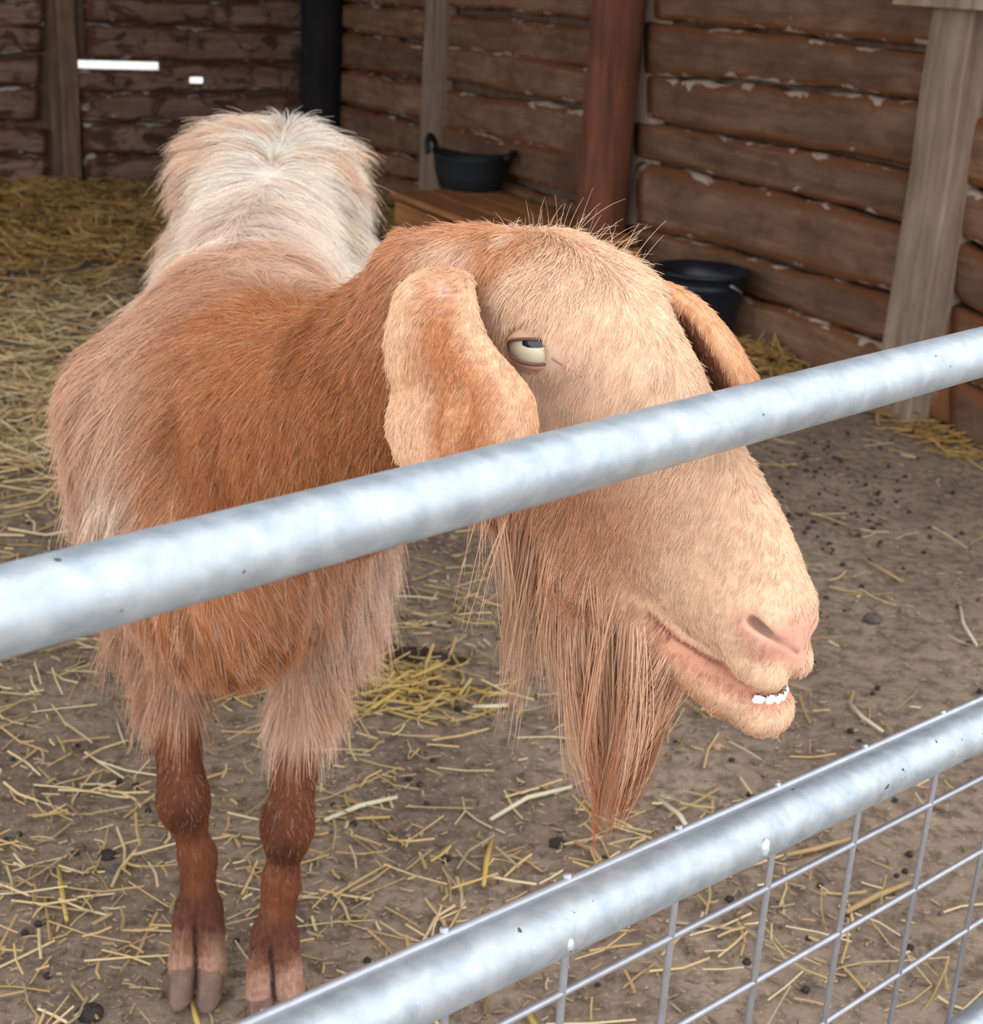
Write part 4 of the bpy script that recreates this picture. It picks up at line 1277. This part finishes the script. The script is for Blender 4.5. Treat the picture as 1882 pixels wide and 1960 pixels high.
mb.tube(pts, .0035, 6); mb.build('handle', M_WIRE, bucket)

# ------------------------------------------------------------------ litter on the floor
def straw_points(n, dens):
    out = []
    while len(out) < n:
        m = 4000
        x = rng.uniform(-4.2, 2.4, m); y = rng.uniform(.35, 7.6, m)
        p = np.stack([x, y, 0*x], 1); d = p-CORNER
        ok = (d@N_BACK > .05) & (d@N_SIDE > .05) & (np.abs(x) < .9+.60*y)
        pr = dens(x, y)
        k_ = ok & (rng.random(m) < pr)
        out += [tuple(q) for q in p[k_]]
    return np.array(out[:n])
def fz(P): 
    Q = np.array(P); Q[:,2] = 0
    return .010*vnoise(Q*3.1, 1) + .006*vnoise(Q*9.0, 2) + .003*vnoise(Q*24, 3)
def straw_mesh(name, P, length, width, mat_, bend=.25, lift=.004, zbase=None, tilt=.12, flat=.5):
    n = len(P); th = rng.uniform(0, 2*math.pi, n)
    L_ = length[0]+(length[1]-length[0])*rng.random(n)**1.6; Wd = width[0]+(width[1]-width[0])*rng.random(n)
    d = np.stack([np.cos(th), np.sin(th), rng.normal(0, tilt, n)],1)
    sd = np.stack([-np.sin(th), np.cos(th), 0*th],1); bd = rng.normal(0, bend, n)
    z0 = (fz(P) if zbase is None else zbase) + lift*rng.random(n) + .0015
    V = np.empty((n, 3, 3, 3))
    for i, f in enumerate((-.5, 0, .5)):
        c = P + d*(L_*f)[:,None] + sd*(bd*L_*(.25-f*f))[:,None]
        c[:,2] = z0 + np.maximum(d[:,2]*L_*f, -.001) + .0
        for j, (a, b_) in enumerate(((1, 0), (-1, 0), (0, 1))):
            V[:, i, j] = c + sd*(Wd*.5*a)[:,None] + V3(0,0,1)*(Wd*flat*b_ )[:,None]
    base = (np.arange(n)*9)[:,None,None]
    q = np.array([[0,1,4,3],[1,2,5,4],[2,0,3,5],[3,4,7,6],[4,5,8,7],[5,3,6,8]])
    F = (base + q[None]).reshape(-1,4)
    return mesh_obj(name, V.reshape(-1,3), F, mat_, None, False)
def dens_main(x, y):
    p = np.stack([x, y, 0*x],1)
    n1 = vnoise(p*2.1, 61); n2 = vnoise(p*5.5, 62)
    left = sstep(.55, -.5, x - .10*(y-1.2))
    d = .16 + .55*left + .5*n1*.6 + .35*n2
    d *= np.interp(y, [0, 1.2, 2.5, 7], [.8, 1, .9, .8])
    d *= 1 - .75*sstep(.25,.6,x)*sstep(1.5,1.9,y)*sstep(4.2,3.4,y)
    return np.clip(d, .03, 1)
o = straw_mesh('scattered_straw', straw_points(17000, dens_main), (.015,.105), (.0016,.0040), M_STRAW, .22, .010)
tag(o, 'loose pale straw strewn over the trodden dirt floor', 'straw', kind='stuff')
o = straw_mesh('golden_straw', straw_points(1700, dens_main), (.02,.09), (.0018,.0042), M_STRAW_GOLD, .15, .014)
tag(o, 'scattered brighter yellow straws among the pale litter', 'straw', kind='stuff')
o = straw_mesh('chaff', straw_points(38000, lambda x, y: np.clip(dens_main(x,y)+.15,0,1)*np.interp(y,[0,3.5,5],[1,.6,.15])), (.004,.018), (.0014,.004), M_CHAFF, .1, .004)
tag(o, 'fine broken chaff trodden into the dirt', 'chaff', kind='stuff')
# straw bedding banked along the walls
def bank(name, centres, n, length, width, m, label):
    P, Z = [], []
    for (cx, cy, rx, ry, hz, w_) in centres:
        k_ = int(n*w_); a = rng.normal(0, .5, k_); b_ = rng.normal(0, .5, k_)
        x, y = cx + E2[0]*rx*a + E1[0]*ry*b_, cy + E2[1]*rx*a + E1[1]*ry*b_
        q = np.stack([x, y, 0*x],1); d = q-CORNER
        okk = (d@N_BACK > .045) & (d@N_SIDE > .045)
        q = q[okk]; g = np.exp(-(a*a+b_*b_)[okk]*1.3)
        P.append(q); Z.append(fz(q) + hz*g*rng.random(len(q))**.6*(.7+.5*vnoise(q*6, 71)))
    P, Z = np.concatenate(P), np.concatenate(Z)
    o = straw_mesh(name, P, length, width, m, .3, .01, Z, .25); tag(o, label, 'straw', kind='stuff'); return o
g = lambda px, py: ground(px, py)[:2]
c1 = [(*g(60, 410), .9, 1.7, .09, .42), (*g(230, 420), .8, 1.2, .08, .26), (*g(-60, 470), 1.0, 1.2, .07, .32)]
bank('straw_bedding', c1, 7000, (.06,.18), (.004,.008), M_BANK, 'deep yellowish straw bedding banked in front of the back wall, far left')
c2 = [(*g(90, 640), .8, 1.0, .03, .5), (*g(30, 800), .6, .6, .025, .5)]
bank('loose_hay', c2, 2600, (.06,.20), (.0035,.006), M_STRAW, 'looser tangled hay lying to the left of the goat')
c3 = [(*g(1440, 690), .35, .16, .07, .45), (*g(1400, 660), .22, .12, .06, .2), (*g(1780, 815), .45, .14, .045, .35)]
bank('straw_heap', c3, 1300, (.05,.16), (.004,.007), M_BANK, 'small straw heap along the foot of the side wall, right of the bucket')
c4 = [(*g(740, 430), .5, .3, .03, 1.0)]
bank('straw_drift', c4, 400, (.05,.15), (.004,.007), M_BANK, 'thin straw drift on the floor left of the crate')
c5 = [(*g(770, 1330), .10, .10, .010, 1.0)]
bank('straw_clump', c5, 130, (.04,.11), (.003,.006), M_STRAW_GOLD, 'golden straw clump on the damp patch right of the forelegs')

# dark damp dung pat with straw trodden into it
def pat(px, py, rx, ry, label):
    q = ground(px, py); V, F = [], []; n_ = 28; rings = ((0, .013), (.35, .012), (.65, .010), (.88, .006), (1.0, -.004))
    for r, z in rings:
        for k in range(n_):
            t = 2*math.pi*k/n_; w_ = 1 + .22*math.sin(3*t+1) + .12*math.sin(7*t)
            V.append((rx*r*w_*math.cos(t), ry*r*w_*math.sin(t), z + .003*math.sin(5*t+9*r)*r))
    for i in range(len(rings)-1):
        for k in range(n_): F.append((i*n_+k, (i+1)*n_+k, (i+1)*n_+(k+1)%n_, i*n_+(k+1)%n_))
    o = mesh_obj('dung_pat', V, F, M_PAT); o.location = (q[0], q[1], floor_z(q[0], q[1])-.004); tag(o, label, 'dung'); return o
M_PAT = simple('damp_dung', lin(62,46,36), .75, .3, 0, .4, 50)
pat(775, 1265, .085, .07, 'dark damp dung pat with straw in it, right of the forelegs')
# single straws that stand out
M_S1 = simple('pale_stem', lin(208,196,166), .7, .3); M_S2 = simple('gold_stem', lin(192,160,84), .6, .3); M_S3 = simple('brown_stem', lin(170,140,100), .7, .3)
def stem(px, w_, m, label):
    pts = []
    for (x, y) in px:
        q = ground(x, y, .010); q[2] = floor_z(q[0], q[1]) + w_*.9 + .006; pts.append(q)
    if len(pts) == 2: pts = [pts[0], (pts[0]+pts[1])/2 + V3(.001,.002,.002), pts[1]]
    mb = MB(); mb.tube(pts, [w_*.8] + [w_]*(len(pts)-2) + [w_*.75], 7)
    c = np.mean(pts, 0); mb.v = [tuple(np.array(p)-c) for p in mb.v]
    o = mb.build('straw_stem', m); o.location = tuple(c); tag(o, label, 'straw'); return o
stem([(700,1372),(770,1330),(830,1290)], .0042, M_S2, 'thick yellow stem slanting across the dark damp patch, right of the forelegs')
stem([(622,1570),(690,1540),(760,1521)], .0036, M_S1, 'whitish stem lying right of the goat\'s knees')
stem([(926,1690),(932,1640),(942,1598)], .0034, M_S2, 'short yellow stem pointing up, left below the beard tip')
stem([(112,1664),(120,1715),(128,1762)], .0030, M_S2, 'upright yellow stem left of the front hooves')
stem([(940,1560),(1010,1518),(1095,1500)], .0034, M_S1, 'curved pale stem left of the beard tip')
stem([(905,1356),(938,1356),(972,1354)], .0036, M_S1, 'short white stem between the forelegs and the beard')
stem([(892,1318),(930,1330),(970,1334)], .0036, M_S2, 'short golden stem just above a white one, left of the beard')
stem([(1625,1335),(1650,1372),(1690,1400)], .0030, M_S1, 'pale stem behind the middle rail, right of the goat\'s chin')
stem([(1100,1608),(1135,1625),(1150,1650)], .0030, M_S3, 'brown stem behind the middle rail, left of the beard tip')
stem([(1262,1535),(1300,1570),(1320,1600)], .0034, M_S1, 'pale stem behind the middle rail, right of the beard tip')
stem([(1650,1065),(1690,1085),(1730,1105)], .0034, M_S3, 'brown stem on the bare dirt, right of the nostrils')
stem([(1835,1140),(1845,1190),(1872,1228)], .0028, M_S1, 'thin crooked stem on the dirt at the right edge')
stem([(1010,1925),(1030,1960),(1042,1990)], .0034, M_S2, 'yellow stem under the wire mesh at the bottom edge')
stem([(1505,1642),(1560,1628),(1628,1608)], .0034, M_S3, 'long tan stem seen through the top row of the mesh')
stem([(1620,1745),(1680,1712),(1740,1690)], .0040, M_S3, 'reddish tan stem seen through the second row of the mesh')
stem([(366,1890),(374,1925),(386,1965)], .0030, M_S2, 'amber stem sticking out before the left hoof')

# droppings and lumps
def lump(px, py, r, m, label, name='dung_lump', cat='lump', seed=1):
    q = ground(px, py); rn = random.Random(seed)
    mb = MB(); mb.blob((0,0,r*.5), (r, r*.85, r*.62), 12, 8, .22, rn)
    o = mb.build(name, m); o.location = (q[0], q[1], floor_z(q[0], q[1])-.002); tag(o, label, cat); return o
M_STONE = simple('grey_stone', lin(92,84,80), .85, .2, 0, .35, 90)
lump(1672, 1182, .017, M_STONE, 'grey stone on the bare dirt, right of the nostrils', 'stone', 'stone', 3)
lump(172, 1935, .015, M_DROP, 'dark dung lump at the bottom left, left of the hooves', seed=4)
lump(205, 1645, .011, M_DROP, 'small dark dung lump left of the goat\'s shins', seed=5)
lump(222, 1672, .010, M_STONE, 'small grey stone beside the dung lump, left of the shins', 'stone', 'stone', 6)
lump(1068, 1612, .012, M_DROP, 'dark dung lump left of the beard tip', seed=7)
lump(1372, 1444, .009, simple('brick_bit', lin(176,140,116), .85, .2, 0, .2, 90), 'pinkish brick chip on the floor below the jaw', 'stone_chip', 'stone', 8)
def pellets():
    mb = MB(); rn = random.Random(5)
    for _ in range(260):
        if rn.random() < .6: px, py = rn.gauss(1600, 130), rn.gauss(960, 90)
        else: px, py = rn.uniform(0, 1880), rn.uniform(900, 1950)
        if px < 1450 and py < 1000: continue
        q = ground(px, py); r = rn.uniform(.0035, .0065)
        mb.blob((q[0], q[1], floor_z(q[0], q[1])+r*.55), (r, r*.85, r*.8), 6, 4, .2, rn)
    return mb.build('pellets', M_DROP)
tag(pellets(), 'scatter of small dark goat pellets over the dirt', 'droppings', kind='stuff')
